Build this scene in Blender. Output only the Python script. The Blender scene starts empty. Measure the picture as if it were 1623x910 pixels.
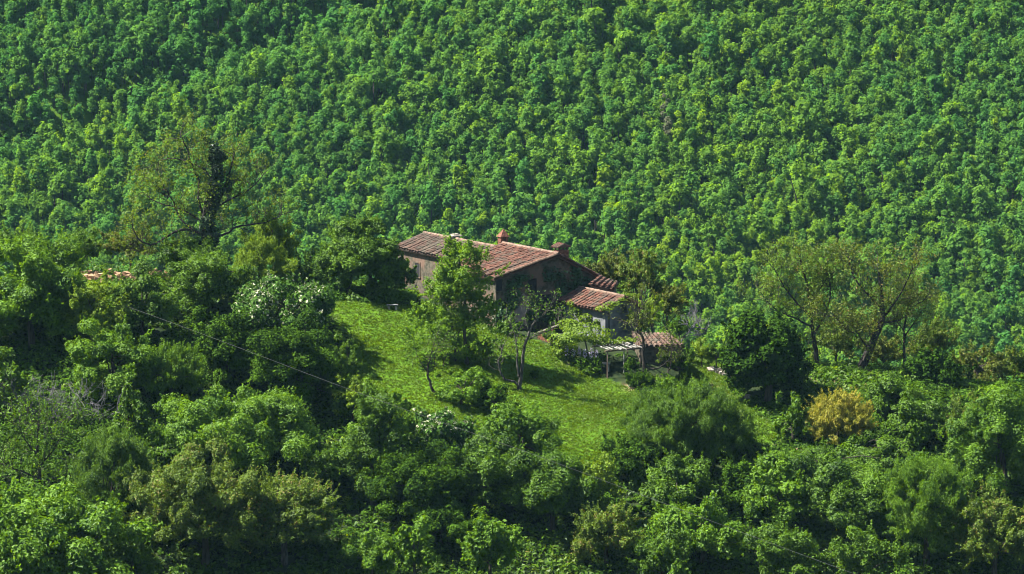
import bpy, math
import numpy as np

# ------------------------------------------------------------------ camera, sky, sun, exposure
scene = bpy.context.scene
COL = scene.collection
CAM = np.array([0.0, -400.0, 55.7])
PITCH = math.radians(7.5)
HFOV = math.radians(15.0)
FPX = 811.5 / math.tan(HFOV / 2)

cam_data = bpy.data.cameras.new("camera")
cam_data.sensor_width = 36.0
cam_data.angle = HFOV
cam_data.clip_start = 1.0
cam_data.clip_end = 6000.0
camera = bpy.data.objects.new("camera", cam_data)
camera.location = CAM
camera.rotation_euler = (math.pi / 2 - PITCH, 0, 0)
COL.objects.link(camera)
scene.camera = camera

SUN_DIR = np.array([-0.58, 0.0, 0.78])
SUN_DIR = SUN_DIR / np.linalg.norm(SUN_DIR)
world = bpy.data.worlds.new("World")
scene.world = world
world.use_nodes = True
wn = world.node_tree
sky = wn.nodes.new("ShaderNodeTexSky")
sky.sky_type = 'NISHITA'
sky.sun_disc = False
sky.sun_elevation = math.asin(SUN_DIR[2])
sky.sun_rotation = math.atan2(SUN_DIR[0], SUN_DIR[1])
bg = wn.nodes["Background"]
bg.inputs[1].default_value = 0.05
wn.links.new(sky.outputs[0], bg.inputs[0])

sun_data = bpy.data.lights.new("sun", 'SUN')
sun_data.energy = 5.0
sun_data.angle = math.radians(0.5)
sun_data.color = (1.0, 0.95, 0.86)
sun = bpy.data.objects.new("sun", sun_data)
from mathutils import Vector
sun.rotation_euler = Vector(SUN_DIR).to_track_quat('Z', 'Y').to_euler()
COL.objects.link(sun)

vs = scene.view_settings
vs.view_transform = 'Standard'
vs.look = 'None'
vs.gamma = 1.0
vs.exposure = 2.2
scene.cycles.max_bounces = 5
scene.cycles.diffuse_bounces = 2
scene.cycles.glossy_bounces = 1
scene.cycles.transmission_bounces = 2
scene.cycles.volume_bounces = 0
scene.cycles.filter_width = 1.0
scene.cycles.use_denoising = True
scene.cycles.denoiser = 'OPENIMAGEDENOISE'
scene.cycles.denoising_input_passes = 'RGB_ALBEDO_NORMAL'
scene.cycles.denoising_prefilter = 'ACCURATE'

# ------------------------------------------------------------------ helpers: projection
CP, SP = math.cos(PITCH), math.sin(PITCH)

def at(px, py, Y):
    """world point seen at photo pixel (px, py), at the distance where y = Y"""
    a = (px - 811.5) / FPX
    b = (455.0 - py) / FPX
    d = np.array([a, CP + b * SP, -SP + b * CP])
    return CAM + d * ((Y + 400.0) / d[1])

def project(P):
    P = np.atleast_2d(P) - CAM
    f = P[:, 1] * CP - P[:, 2] * SP
    u = P[:, 1] * SP + P[:, 2] * CP
    return 811.5 + FPX * P[:, 0] / f, 455.0 - FPX * u / f

def mpp(Y):
    return (Y + 400.0) / CP / FPX          # metres per photo pixel

# ------------------------------------------------------------------ helpers: meshes
def mesh_from(name, V, F, mats, tint=None, tone=None, midx=None, smooth=False):
    """V (n,3); F: one (m,k) array or a list of them"""
    Fs = F if isinstance(F, list) else [F]
    Fs = [np.asarray(f, dtype=np.int32) for f in Fs if len(f)]
    V = np.asarray(V, dtype=np.float32)
    me = bpy.data.meshes.new(name)
    nl = sum(f.size for f in Fs); nf = sum(len(f) for f in Fs)
    me.vertices.add(len(V)); me.loops.add(nl); me.polygons.add(nf)
    me.vertices.foreach_set("co", V.ravel())
    me.loops.foreach_set("vertex_index", np.concatenate([f.ravel() for f in Fs]))
    tot = np.concatenate([np.full(len(f), f.shape[1], np.int32) for f in Fs])
    start = np.concatenate([[0], np.cumsum(tot)[:-1]]).astype(np.int32)
    me.polygons.foreach_set("loop_start", start)
    me.polygons.foreach_set("loop_total", tot)
    for m in (mats if isinstance(mats, (list, tuple)) else [mats]):
        me.materials.append(m)
    if midx is not None:
        me.polygons.foreach_set("material_index", np.asarray(midx, np.int32))
    me.polygons.foreach_set("use_smooth", np.full(nf, bool(smooth)))
    for key, arr in (("tint", tint), ("tone", tone)):
        if arr is not None:
            at_ = me.attributes.new(key, 'FLOAT', 'FACE')
            at_.data.foreach_set("value", np.asarray(arr, np.float32))
    me.update(calc_edges=True)
    return me

def link(name, me, parent=None, loc=None):
    o = bpy.data.objects.new(name, me)
    COL.objects.link(o)
    if parent is not None:
        o.parent = parent
    if loc is not None:
        o.location = loc
    return o

def tag(o, label=None, cat=None, group=None, kind=None):
    if label: o["label"] = label
    if cat: o["category"] = cat
    if group: o["group"] = group
    if kind: o["kind"] = kind
    return o

def thing(name, loc, label, cat, group=None):
    o = bpy.data.objects.new(name, None)
    o.empty_display_size = 0.5
    o.location = loc
    COL.objects.link(o)
    return tag(o, label, cat, group)

class MB:
    """collects pieces of one mesh"""
    def __init__(self):
        self.V = []; self.F = {}; self.n = 0; self.T = {}
    def add(self, V, F, tint=0.5):
        V = np.asarray(V, float); F = np.asarray(F, int)
        k = F.shape[1]
        self.F.setdefault(k, []).append(F + self.n)
        t = np.full(len(F), tint) if np.isscalar(tint) else np.asarray(tint)
        self.T.setdefault(k, []).append(t)
        self.V.append(V); self.n += len(V)
    def hexa(self, c8, tint=0.5):
        """8 corners: bottom ring 0-3, top ring 4-7"""
        self.add(c8, [[3, 2, 1, 0], [4, 5, 6, 7], [0, 1, 5, 4], [1, 2, 6, 5], [2, 3, 7, 6], [3, 0, 4, 7]], tint)
    def box(self, o, ax, ay, az, x0, x1, y0, y1, z0, z1, tint=0.5):
        o = np.asarray(o, float)
        c = [o + ax * x + ay * y + az * z for z in (z0, z1) for x, y in ((x0, y0), (x1, y0), (x1, y1), (x0, y1))]
        self.hexa(c, tint)
    def tube(self, pts, rad, sides=6, tint=0.5, cap=True):
        V, F = tube(pts, rad, sides)
        self.add(V, F, tint)
        if cap:
            pts = np.asarray(pts, float)
            n = len(pts) * sides
            m = len(V)
            tip = np.vstack([V, pts[-1:]])
            Fc = [[(len(pts) - 1) * sides + i, (len(pts) - 1) * sides + (i + 1) % sides, m] for i in range(sides)]
            # reuse ring vertices: add the cap as its own little fan
            ring = V[-sides:]
            self.add(np.vstack([ring, pts[-1:]]), [[i, (i + 1) % sides, sides] for i in range(sides)], tint)
    def build(self, name, mats, parent=None, smooth=False, loc=None):
        ks = sorted(self.F)
        F = [np.vstack(self.F[k]) for k in ks]
        t = np.concatenate([np.concatenate(self.T[k]) for k in ks])
        V = np.vstack(self.V)
        if parent is not None and loc is None:
            V = V - np.array(parent.matrix_world.translation if parent.parent else parent.location)
        me = mesh_from(name, V, F, mats, tint=t, smooth=smooth)
        return link(name, me, parent, loc)

def tube(pts, rad, sides=6):
    pts = np.asarray(pts, float); rad = np.broadcast_to(np.asarray(rad, float), (len(pts),))
    d = np.gradient(pts, axis=0)
    d /= np.linalg.norm(d, axis=1)[:, None] + 1e-9
    ref = np.array([0.31, 0.21, 0.93]) if abs(d[0] @ np.array([0.31, 0.21, 0.93])) < 0.9 else np.array([1.0, 0.1, 0])
    u = np.cross(d, ref); u /= np.linalg.norm(u, axis=1)[:, None] + 1e-9
    w = np.cross(d, u)
    a = np.linspace(0, 2 * np.pi, sides, endpoint=False)
    V = pts[:, None, :] + rad[:, None, None] * (np.cos(a)[None, :, None] * u[:, None, :] + np.sin(a)[None, :, None] * w[:, None, :])
    V = V.reshape(-1, 3)
    i = np.arange(len(pts) - 1)[:, None] * sides
    j = np.arange(sides)[None, :]; k = (j + 1) % sides
    F = np.stack([i + j, i + k, i + sides + k, i + sides + j], axis=-1).reshape(-1, 4)
    return V, F

def unit(v):
    v = np.asarray(v, float)
    return v / (np.linalg.norm(v, axis=-1, keepdims=True) + 1e-9)

# ------------------------------------------------------------------ materials
def new_mat(name):
    m = bpy.data.materials.new(name)
    m.use_nodes = True
    return m, m.node_tree, m.node_tree.nodes["Principled BSDF"]

def leaf_mat(name, dark, light, trans=0.35, rough=0.55, spec=0.25, odd=None, odd_at=0.85, tone_pair=None):
    """leaf colour runs from dark to light with each leaf's own tint; odd = colour of the few odd leaves"""
    m, nt, pb = new_mat(name)
    N, L = nt.nodes, nt.links
    a = N.new("ShaderNodeAttribute"); a.attribute_name = "tint"
    r = N.new("ShaderNodeValToRGB")
    r.color_ramp.elements[0].color = (*dark, 1); r.color_ramp.elements[1].color = (*light, 1)
    r.color_ramp.elements[0].position = 0.0
    r.color_ramp.elements[1].position = 1.0 if odd is None else odd_at - 0.03
    if odd is not None:
        e = r.color_ramp.elements.new(odd_at); e.color = (*odd, 1)
    L.new(a.outputs["Fac"], r.inputs[0])
    col = r.outputs[0]
    if tone_pair is not None:
        a2 = N.new("ShaderNodeAttribute"); a2.attribute_name = "tone"
        r2 = N.new("ShaderNodeValToRGB")
        els = r2.color_ramp.elements
        for i, (p, c) in enumerate(tone_pair):
            e = els[i] if i < 2 else els.new(p)
            e.position = p; e.color = (*c, 1)
        L.new(a2.outputs["Fac"], r2.inputs[0])
        mx = N.new("ShaderNodeMix"); mx.data_type = 'RGBA'; mx.blend_type = 'MULTIPLY'
        mx.inputs[0].default_value = 1.0
        L.new(col, mx.inputs[6]); L.new(r2.outputs[0], mx.inputs[7])
        col = mx.outputs[2]
    L.new(col, pb.inputs["Base Color"])
    pb.inputs["Roughness"].default_value = rough
    pb.inputs["Specular IOR Level"].default_value = spec
    tr = N.new("ShaderNodeBsdfTranslucent")
    hs = N.new("ShaderNodeHueSaturation"); hs.inputs["Hue"].default_value = 0.485; hs.inputs["Saturation"].default_value = 1.1
    hs.inputs["Value"].default_value = 1.2
    L.new(col, hs.inputs["Color"]); L.new(hs.outputs[0], tr.inputs[0])
    mix = N.new("ShaderNodeMixShader"); mix.inputs[0].default_value = trans
    L.new(pb.outputs[0], mix.inputs[1]); L.new(tr.outputs[0], mix.inputs[2])
    L.new(mix.outputs[0], N["Material Output"].inputs[0])
    return m

def noise_mat(name, c0, c1, scale=2.0, rough=0.85, detail=6.0, tintmix=0.0, c2=None, scale2=0.4, bump=0.0, stretch=None, lo=0.35, hi=0.65):
    m, nt, pb = new_mat(name)
    N, L = nt.nodes, nt.links
    tc = N.new("ShaderNodeTexCoord")
    mp = N.new("ShaderNodeMapping")
    if stretch: mp.inputs["Scale"].default_value = stretch
    L.new(tc.outputs["Object"], mp.inputs[0])
    n = N.new("ShaderNodeTexNoise"); n.inputs["Scale"].default_value = scale; n.inputs["Detail"].default_value = detail
    L.new(mp.outputs[0], n.inputs["Vector"])
    r = N.new("ShaderNodeValToRGB")
    r.color_ramp.elements[0].color = (*c0, 1); r.color_ramp.elements[1].color = (*c1, 1)
    r.color_ramp.elements[0].position = lo; r.color_ramp.elements[1].position = hi
    L.new(n.outputs[0], r.inputs[0])
    col = r.outputs[0]
    if c2 is not None:
        n2 = N.new("ShaderNodeTexNoise"); n2.inputs["Scale"].default_value = scale2; n2.inputs["Detail"].default_value = 5
        L.new(mp.outputs[0], n2.inputs["Vector"])
        rr = N.new("ShaderNodeValToRGB"); rr.color_ramp.elements[0].position = 0.48; rr.color_ramp.elements[1].position = 0.6
        L.new(n2.outputs[0], rr.inputs[0])
        mx = N.new("ShaderNodeMix"); mx.data_type = 'RGBA'
        L.new(rr.outputs[0], mx.inputs[0]); L.new(col, mx.inputs[6]); mx.inputs[7].default_value = (*c2, 1)
        col = mx.outputs[2]
    if tintmix:
        a = N.new("ShaderNodeAttribute"); a.attribute_name = "tint"
        mr = N.new("ShaderNodeMapRange"); mr.inputs[3].default_value = 1 - tintmix; mr.inputs[4].default_value = 1 + tintmix
        L.new(a.outputs["Fac"], mr.inputs[0])
        vm = N.new("ShaderNodeVectorMath"); vm.operation = 'SCALE'
        L.new(col, vm.inputs[0]); L.new(mr.outputs[0], vm.inputs["Scale"])
        col = vm.outputs[0]
    L.new(col, pb.inputs["Base Color"])
    pb.inputs["Roughness"].default_value = rough
    pb.inputs["Specular IOR Level"].default_value = 0.2
    if bump:
        b = N.new("ShaderNodeBump"); b.inputs["Strength"].default_value = bump; b.inputs["Distance"].default_value = 0.08
        L.new(n.outputs[0], b.inputs["Height"]); L.new(b.outputs[0], pb.inputs["Normal"])
    return m

M = {}
M["bark"] = noise_mat("bark", (0.022, 0.018, 0.013), (0.065, 0.055, 0.042), 5, stretch=(1, 1, 0.25))
M["bark_pale"] = noise_mat("pale bark", (0.016, 0.014, 0.012), (0.085, 0.076, 0.064), 6, stretch=(1, 1, 0.3))
M["bark_dark"] = noise_mat("dark bark", (0.012, 0.010, 0.008), (0.045, 0.038, 0.03), 5, stretch=(1, 1, 0.3))
M["twig"] = noise_mat("grey twigs", (0.05, 0.05, 0.052), (0.14, 0.135, 0.135), 4)
M["mid"] = leaf_mat("mid green leaf", (0.014, 0.046, 0.002), (0.098, 0.200, 0.004), 0.42)
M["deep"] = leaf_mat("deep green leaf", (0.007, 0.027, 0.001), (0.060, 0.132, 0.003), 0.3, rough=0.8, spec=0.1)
M["ink"] = leaf_mat("blackish green leaf", (0.005, 0.018, 0.001), (0.034, 0.086, 0.002), 0.18, rough=0.85, spec=0.08)
M["fresh"] = leaf_mat("fresh green leaf", (0.028, 0.082, 0.003), (0.125, 0.245, 0.006), 0.45)
M["lime"] = leaf_mat("yellow green leaf", (0.055, 0.110, 0.003), (0.165, 0.260, 0.007), 0.45)
M["olive"] = leaf_mat("olive leaf", (0.030, 0.062, 0.004), (0.120, 0.190, 0.010), 0.38, odd=(0.16, 0.13, 0.03), odd_at=0.95)
M["khaki"] = leaf_mat("budding brownish leaf", (0.042, 0.064, 0.006), (0.128, 0.168, 0.016), 0.4, odd=(0.16, 0.12, 0.03), odd_at=0.96)
M["bud"] = leaf_mat("yellowish young leaf", (0.044, 0.082, 0.004), (0.130, 0.200, 0.010), 0.45, odd=(0.16, 0.14, 0.03), odd_at=0.96)
M["spring"] = leaf_mat("spring green leaf", (0.044, 0.108, 0.003), (0.145, 0.265, 0.007), 0.48)
M["silver"] = leaf_mat("grey green leaf with pale underside", (0.016, 0.050, 0.004), (0.060, 0.140, 0.012), 0.25, rough=0.7, spec=0.15, odd=(0.36, 0.37, 0.24), odd_at=0.82)
M["gold"] = leaf_mat("yellow flowering broom", (0.100, 0.125, 0.010), (0.310, 0.300, 0.032), 0.4, odd=(0.40, 0.33, 0.06), odd_at=0.92)
M["blue"] = leaf_mat("blue green leaf", (0.012, 0.050, 0.016), (0.036, 0.115, 0.034), 0.25)
M["ivy"] = leaf_mat("ivy leaf", (0.010, 0.040, 0.008), (0.040, 0.100, 0.020), 0.15, rough=0.4, spec=0.4)
M["darkivy"] = leaf_mat("dark ivy leaf", (0.005, 0.018, 0.004), (0.018, 0.045, 0.010), 0.1, rough=0.45)
M["grass"] = leaf_mat("meadow grass blade", (0.044, 0.096, 0.003), (0.096, 0.160, 0.005), 0.45, odd=(0.20, 0.15, 0.035), odd_at=0.985)
M["forest"] = leaf_mat("forest leaf", (0.056, 0.138, 0.020), (0.122, 0.255, 0.038), 0.58, rough=0.8, spec=0.1,
    tone_pair=[(0.0, (1.25, 0.62, 2.3)), (1.0, (1.75, 1.30, 0.60)), (0.07, (0.55, 0.80, 1.0)), (0.30, (0.82, 0.94, 1.10)), (0.62, (1.12, 1.04, 0.85)), (0.85, (1.4, 1.2, 0.7))])
M["stone"] = noise_mat("rubble stone wall", (0.028, 0.027, 0.017), (0.085, 0.074, 0.052), 3.2, c2=(0.11, 0.07, 0.05), scale2=0.55, bump=0.8)
M["render"] = noise_mat("grey lime render", (0.06, 0.066, 0.07), (0.14, 0.145, 0.15), 1.1, bump=0.4)
M["brick"] = noise_mat("red brick wall", (0.08, 0.032, 0.02), (0.19, 0.08, 0.05), 4, bump=0.5)
M["tile"] = noise_mat("terracotta tile", (0.050, 0.022, 0.014), (0.132, 0.060, 0.040), 1.6, tintmix=0.30, c2=(0.07, 0.05, 0.036), scale2=0.9)
M["tile_old"] = noise_mat("weathered brown tile", (0.042, 0.026, 0.018), (0.112, 0.068, 0.050), 1.4, tintmix=0.30, c2=(0.07, 0.058, 0.042), scale2=0.8)
M["ridge"] = noise_mat("pale ridge and lit verge tile", (0.07, 0.045, 0.032), (0.18, 0.12, 0.085), 2.5, tintmix=0.2)  # verge tiles use this pale tone for a sunlit edge
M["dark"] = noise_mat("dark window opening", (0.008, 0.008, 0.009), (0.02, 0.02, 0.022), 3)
M["wood"] = noise_mat("weathered wood", (0.07, 0.05, 0.035), (0.17, 0.13, 0.10), 4, stretch=(1, 1, 0.2))
M["white"] = noise_mat("whitewashed board", (0.06, 0.06, 0.055), (0.26, 0.25, 0.225), 3)
M["palestone"] = noise_mat("pale stone", (0.15, 0.13, 0.10), (0.36, 0.32, 0.26), 3, bump=0.4)
M["tan"] = noise_mat("tan sandstone", (0.16, 0.10, 0.05), (0.36, 0.24, 0.14), 1.6, tintmix=0.3, bump=0.6)
M["cable"] = noise_mat("grey cable", (0.03, 0.033, 0.03), (0.055, 0.06, 0.055), 1)
M["blossom"] = leaf_mat("pale lilac flower cluster", (0.20, 0.18, 0.26), (0.42, 0.38, 0.50), 0.3)
# ------------------------------------------------------------------ terrain
_ctrl = [(0,470,4),(150,452,5),(270,450,6),(400,466,6),(530,476,-1),(640,480,0),(700,500,-1),(780,522,-2),(860,545,-5),
    (960,598,-9),(1060,626,-12),(1150,640,-12),(1300,604,-6),(1380,588,-2),(1500,605,-1),(1623,622,-2),
    (800,518,4),(885,522,5),(990,545,-2),(1040,572,-6),(1090,575,-2),(1150,575,2),(600,462,12),(655,470,24),(745,488,16),(560,462,20),(860,512,12),
    (540,640,-21),(700,650,-22),(850,660,-22),(930,710,-27),(1200,705,-22),(1200,760,-28),(700,560,-10.5),(590,560,-11),(880,600,-12.5),(990,660,-19)]
_pts = [at(*c) for c in _ctrl]
for x, zs in ((-72, (-14.0, -25.5, -39.0)), (-36, (-14.5, -26, -39.5)), (0, (-16.5, -27, -40)), (36, (-19, -28.5, -41)), (72, (-20.5, -30, -42))):
    for y, z in zip((-46, -72, -104), zs):
        _pts.append(np.array([x, y, z]))
for x, y0, zs in ((-72, 26, (-2.5, -10, -26)), (-40, 28, (-3.0, -10.5, -27)), (-14, 38, (-5.0, -12, -28)), (10, 26, (-8, -15, -30)), (36, 26, (-13, -20, -34)), (72, 26, (-15, -22, -36))):
    for y, z in zip((y0, 48, 66), zs):
        _pts.append(np.array([x, y, z]))
_pts = np.array(_pts)

def _tps(a, b):
    r2 = ((a[:, None, :] - b[None, :, :]) ** 2).sum(-1)
    return 0.5 * r2 * np.log(r2 + 1e-9)
_n = len(_pts)
_A = np.zeros((_n + 3, _n + 3))
_A[:_n, :_n] = _tps(_pts[:, :2], _pts[:, :2]) + np.eye(_n) * 6.0
_A[:_n, _n] = 1; _A[:_n, _n + 1:] = _pts[:, :2]
_A[_n:, :_n] = _A[:_n, _n:].T
_w = np.linalg.solve(_A, np.concatenate([_pts[:, 2], np.zeros(3)]))

def near_ground(x, y):
    q = np.stack([np.clip(x, -78, 78), np.clip(y, -110, 72)], -1)
    out = np.empty(len(q))
    for i in range(0, len(q), 20000):
        c = q[i:i + 20000]
        out[i:i + 20000] = _tps(c, _pts[:, :2]) @ _w[:_n] + _w[_n] + c @ _w[_n + 1:]
    return out

def sm(t):
    t = np.clip(t, 0, 1); return t * t * (3 - 2 * t)

def gully(x, y):
    """signed distance from the fold that runs up the far hillside"""
    a = np.array([-128.0, 428.0]); b = np.array([-30.0, 490.0])
    d = (b - a) / np.linalg.norm(b - a)
    px, py = x - a[0], y - a[1]
    return px * (-d[1]) + py * d[0]

def wob(x, y, s, seed):
    g = np.random.default_rng(seed)
    v = 0
    for k in range(5):
        ang = g.uniform(0, 6.28); f = s * g.uniform(0.6, 1.7)
        v = v + np.sin((x * math.cos(ang) + y * math.sin(ang)) * f + g.uniform(0, 6.28))
    return v / 5

_py = [-460, -425, -400, -385, -340, -250, -180, -110, 72, 150, 300, 372, 380, 600, 800, 1100, 1600, 2600]
_pz = [58, 55, 53.6, 49, 14, -46, -56, -44, -36, -62, -74, -65, -60, 72, 175, 260, 330, 420]

def ground(x, y):
    x = np.atleast_1d(np.asarray(x, float)); y = np.atleast_1d(np.asarray(y, float))
    base = np.interp(y, _py, _pz)
    far = sm((y - 380) / 60)
    g = gully(x, y)
    base = base + far * (3.2 * wob(x, y, 0.045, 3) + 1.6 * wob(x, y, 0.12, 4) - 9.0 * np.exp(-(g / 9) ** 2) - 2.0 * sm((g - 4) / 40))
    w = sm((y + 128) / 26) * sm((92 - y) / 26)
    near = np.where(w > 0, near_ground(x, y), 0)
    near = near + 0.16 * wob(x, y, 0.5, 7) + 0.06 * wob(x, y, 1.7, 8)
    return base * (1 - w) + near * w

def g1(x, y):
    return float(ground([x], [y])[0])

def hit(px, py, lift=0.0, y0=-130.0, y1=60.0):
    """first point along the sight line through a photo pixel that is at most lift metres above the ground"""
    Ys = np.arange(y0, y1, 0.5)
    P = np.array([at(px, py, Y) for Y in Ys])
    h = P[:, 2] - ground(P[:, 0], P[:, 1]) - lift
    k = np.argmax(h <= 0)
    if h[k] > 0:
        k = int(np.argmin(h))
    return P[k]

def inside(px, py, poly):
    px = np.asarray(px); py = np.asarray(py)
    r = np.zeros(px.shape, bool)
    n = len(poly)
    for i in range(n):
        x0, y0 = poly[i]; x1, y1 = poly[(i + 1) % n]
        c = ((y0 > py) != (y1 > py)) & (px < (x1 - x0) * (py - y0) / (y1 - y0 + 1e-9) + x0)
        r ^= c
    return r

MEADOW = [(505,474),(600,480),(660,484),(720,500),(800,524),(862,545),(960,600),(1010,620),(1060,640),(1150,640),(1200,650),(1245,690),(1215,706),
    (1150,690),(1060,690),(1000,660),(985,715),(930,760),(880,720),(840,670),(760,680),(700,660),(600,680),(548,650),(540,600),(556,540)]
GARDEN = [(1085,500),(1150,498),(1160,600),(1200,655),(1140,645),(1085,610)]

def meadow_weight(x, y, z):
    px, py = project(np.stack([x, y, z], -1))
    front = (y > -34) & (y < 4)
    return (front & inside(px, py, MEADOW)).astype(float), (front & inside(px, py, GARDEN)).astype(float)

xs = np.unique(np.concatenate([np.arange(-64, 64.1, 0.8), -np.geomspace(64, 1500, 40), np.geomspace(64, 1500, 40)]))
ys = np.unique(np.concatenate([np.arange(-50, 20.1, 0.8), np.arange(-460, -50, 8.0), np.arange(22, 380, 8.0), np.arange(380, 620, 4.0), np.geomspace(620, 2600, 16)]))
X, Yg = np.meshgrid(xs, ys)
Z = ground(X.ravel(), Yg.ravel()).reshape(X.shape)
V = np.stack([X.ravel(), Yg.ravel(), Z.ravel()], -1)
nx = len(xs)
ii, jj = np.meshgrid(np.arange(len(ys) - 1), np.arange(nx - 1), indexing='ij')
b0 = (ii * nx + jj).ravel()
F = np.stack([b0, b0 + 1, b0 + nx + 1, b0 + nx], -1)
me = mesh_from("ground", V, F, [], smooth=True)
mw, gw = meadow_weight(V[:, 0], V[:, 1], V[:, 2])
a_ = me.attributes.new("meadow", 'FLOAT', 'POINT'); a_.data.foreach_set("value", np.maximum(np.maximum(mw, gw * 0.8), 0.8 * (V[:, 1] > 250)).astype(np.float32))  # far slope gets turf colour too, brightening the shaded gaps between its trees
pxy = project(V)
sand = np.zeros(len(V))
for (sx, sy, sr) in ((1118,618,20),(1142,634,16),(1160,655,14),(1305,597,14),(1322,600,12),(1255,706,16),(1040,625,12),(1000,614,10),(905,575,10)):
    sand = np.maximum(sand, np.exp(-(((pxy[0] - sx) / sr) ** 2 + ((pxy[1] - sy) / (sr * 0.55)) ** 2)) * (np.abs(V[:, 1] + 10) < 26))
a_ = me.attributes.new("earth", 'FLOAT', 'POINT'); a_.data.foreach_set("value", sand.astype(np.float32))
m, nt, pb = new_mat("ground")
N, L = nt.nodes, nt.links
tc = N.new("ShaderNodeTexCoord")
def _noise(scale, detail=6):
    n = N.new("ShaderNodeTexNoise"); n.inputs["Scale"].default_value = scale; n.inputs["Detail"].default_value = detail
    L.new(tc.outputs["Object"], n.inputs["Vector"]); return n
def _ramp(src, c0, c1, p0=0.35, p1=0.65):
    r = N.new("ShaderNodeValToRGB"); r.color_ramp.elements[0].color = (*c0, 1); r.color_ramp.elements[1].color = (*c1, 1)
    r.color_ramp.elements[0].position = p0; r.color_ramp.elements[1].position = p1
    L.new(src, r.inputs[0]); return r.outputs[0]
def _mix(f, a, b):
    mx = N.new("ShaderNodeMix"); mx.data_type = 'RGBA'
    L.new(f, mx.inputs[0]); L.new(a, mx.inputs[6]); L.new(b, mx.inputs[7]); return mx.outputs[2]
soil = _ramp(_noise(1.3).outputs[0], (0.006, 0.014, 0.004), (0.022, 0.032, 0.010))
turf = _ramp(_noise(0.45).outputs[0], (0.036, 0.090, 0.003), (0.068, 0.135, 0.005))
earth = _ramp(_noise(3).outputs[0], (0.16, 0.12, 0.06), (0.36, 0.26, 0.14))
am = N.new("ShaderNodeAttribute"); am.attribute_name = "meadow"
ae = N.new("ShaderNodeAttribute"); ae.attribute_name = "earth"
L.new(_mix(ae.outputs["Fac"], _mix(am.outputs["Fac"], soil, turf), earth), pb.inputs["Base Color"])
pb.inputs["Roughness"].default_value = 0.95; pb.inputs["Specular IOR Level"].default_value = 0.1
me.materials.append(m)
tag(link("ground", me), kind="structure")

# ------------------------------------------------------------------ air
c_ = MB(); c_.box((0, 0, 0), np.array([1., 0, 0]), np.array([0, 1., 0]), np.array([0, 0, 1.]), -1700, 1700, -470, 2700, -90, 480)
hz, nt, pb = new_mat("haze")
nt.nodes.remove(pb)
pv = nt.nodes.new("ShaderNodeVolumePrincipled")
pv.inputs["Color"].default_value = (0.40, 0.76, 1.0, 1)
pv.inputs["Density"].default_value = HAZE = 0.00002
pv.inputs["Anisotropy"].default_value = 0.0
nt.links.new(pv.outputs[0], nt.nodes["Material Output"].inputs["Volume"])
haze = c_.build("haze", hz)
tag(haze, kind="stuff")
# ------------------------------------------------------------------ plants: generators
def leaves(C, Nn, size, rng, asp=0.62, up_axis=0.0, tri=False):
    """one small folded leaf per centre C, facing Nn; up_axis pulls the long axis upright"""
    n = len(C)
    Nn = unit(Nn)
    t = rng.normal(size=(n, 3)); t[:, 2] += up_axis * 3
    t = unit(t - (t * Nn).sum(1)[:, None] * Nn)
    b = np.cross(Nn, t)
    s = (size * rng.uniform(0.65, 1.35, n))[:, None]
    w = s * asp * 0.5
    if tri:
        V = np.stack([C - t * s * 0.55 - b * w, C - t * s * 0.35 + b * w * 1.2, C + t * s * 0.65], 1).reshape(-1, 3)
        F = np.arange(3 * n).reshape(-1, 3)
    else:
        fold = Nn * s * 0.10
        V = np.stack([C - t * s * 0.5, C + b * w + fold, C + t * s * 0.55, C - b * w + fold], 1).reshape(-1, 3)
        F = np.arange(4 * n).reshape(-1, 4)
    return V, F

def dirs(rng, n, zmin=-1.0):
    z = rng.uniform(zmin, 1, n); a = rng.uniform(0, 2 * np.pi, n)
    r = np.sqrt(1 - z * z)
    return np.stack([r * np.cos(a), r * np.sin(a), z], -1)

def lumpy(rng, d, amp):
    v = 0
    for k in range(4):
        f = rng.normal(size=3) * 2.2
        v = v + np.sin(d @ f + rng.uniform(0, 6.28))
    return 1 + amp * v / 2.2

STYLE = {  # clumps, clump radius share, leaf size, cover, vertical stretch of a clump, lumpiness, inner limit, leaf aspect, upright
    "dense":   dict(K=46, cr=0.25, leaf=0.23, cover=1.7, vz=0.8, amp=0.20, shell=0.45),
    "broad":   dict(K=42, cr=0.25, leaf=0.245, cover=1.45, vz=0.9, amp=0.36, shell=0.42),
    "big":     dict(K=40, cr=0.25, leaf=0.30, cover=1.4, vz=0.8, amp=0.30, shell=0.5),
    "loose":   dict(K=60, cr=0.19, leaf=0.23, cover=1.2, vz=1.0, amp=0.32, shell=0.30),
    "fine":    dict(K=150, cr=0.16, leaf=0.22, cover=1.4, vz=1.2, amp=0.10, shell=0.5, up=1.0, asp=0.34),
    "upright": dict(K=48, cr=0.18, leaf=0.34, cover=1.15, vz=2.1, amp=0.22, shell=0.3, up=0.5),
    "scrub":   dict(K=120, cr=0.15, leaf=0.20, cover=1.1, vz=1.0, amp=0.34, shell=0.28),
}

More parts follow.
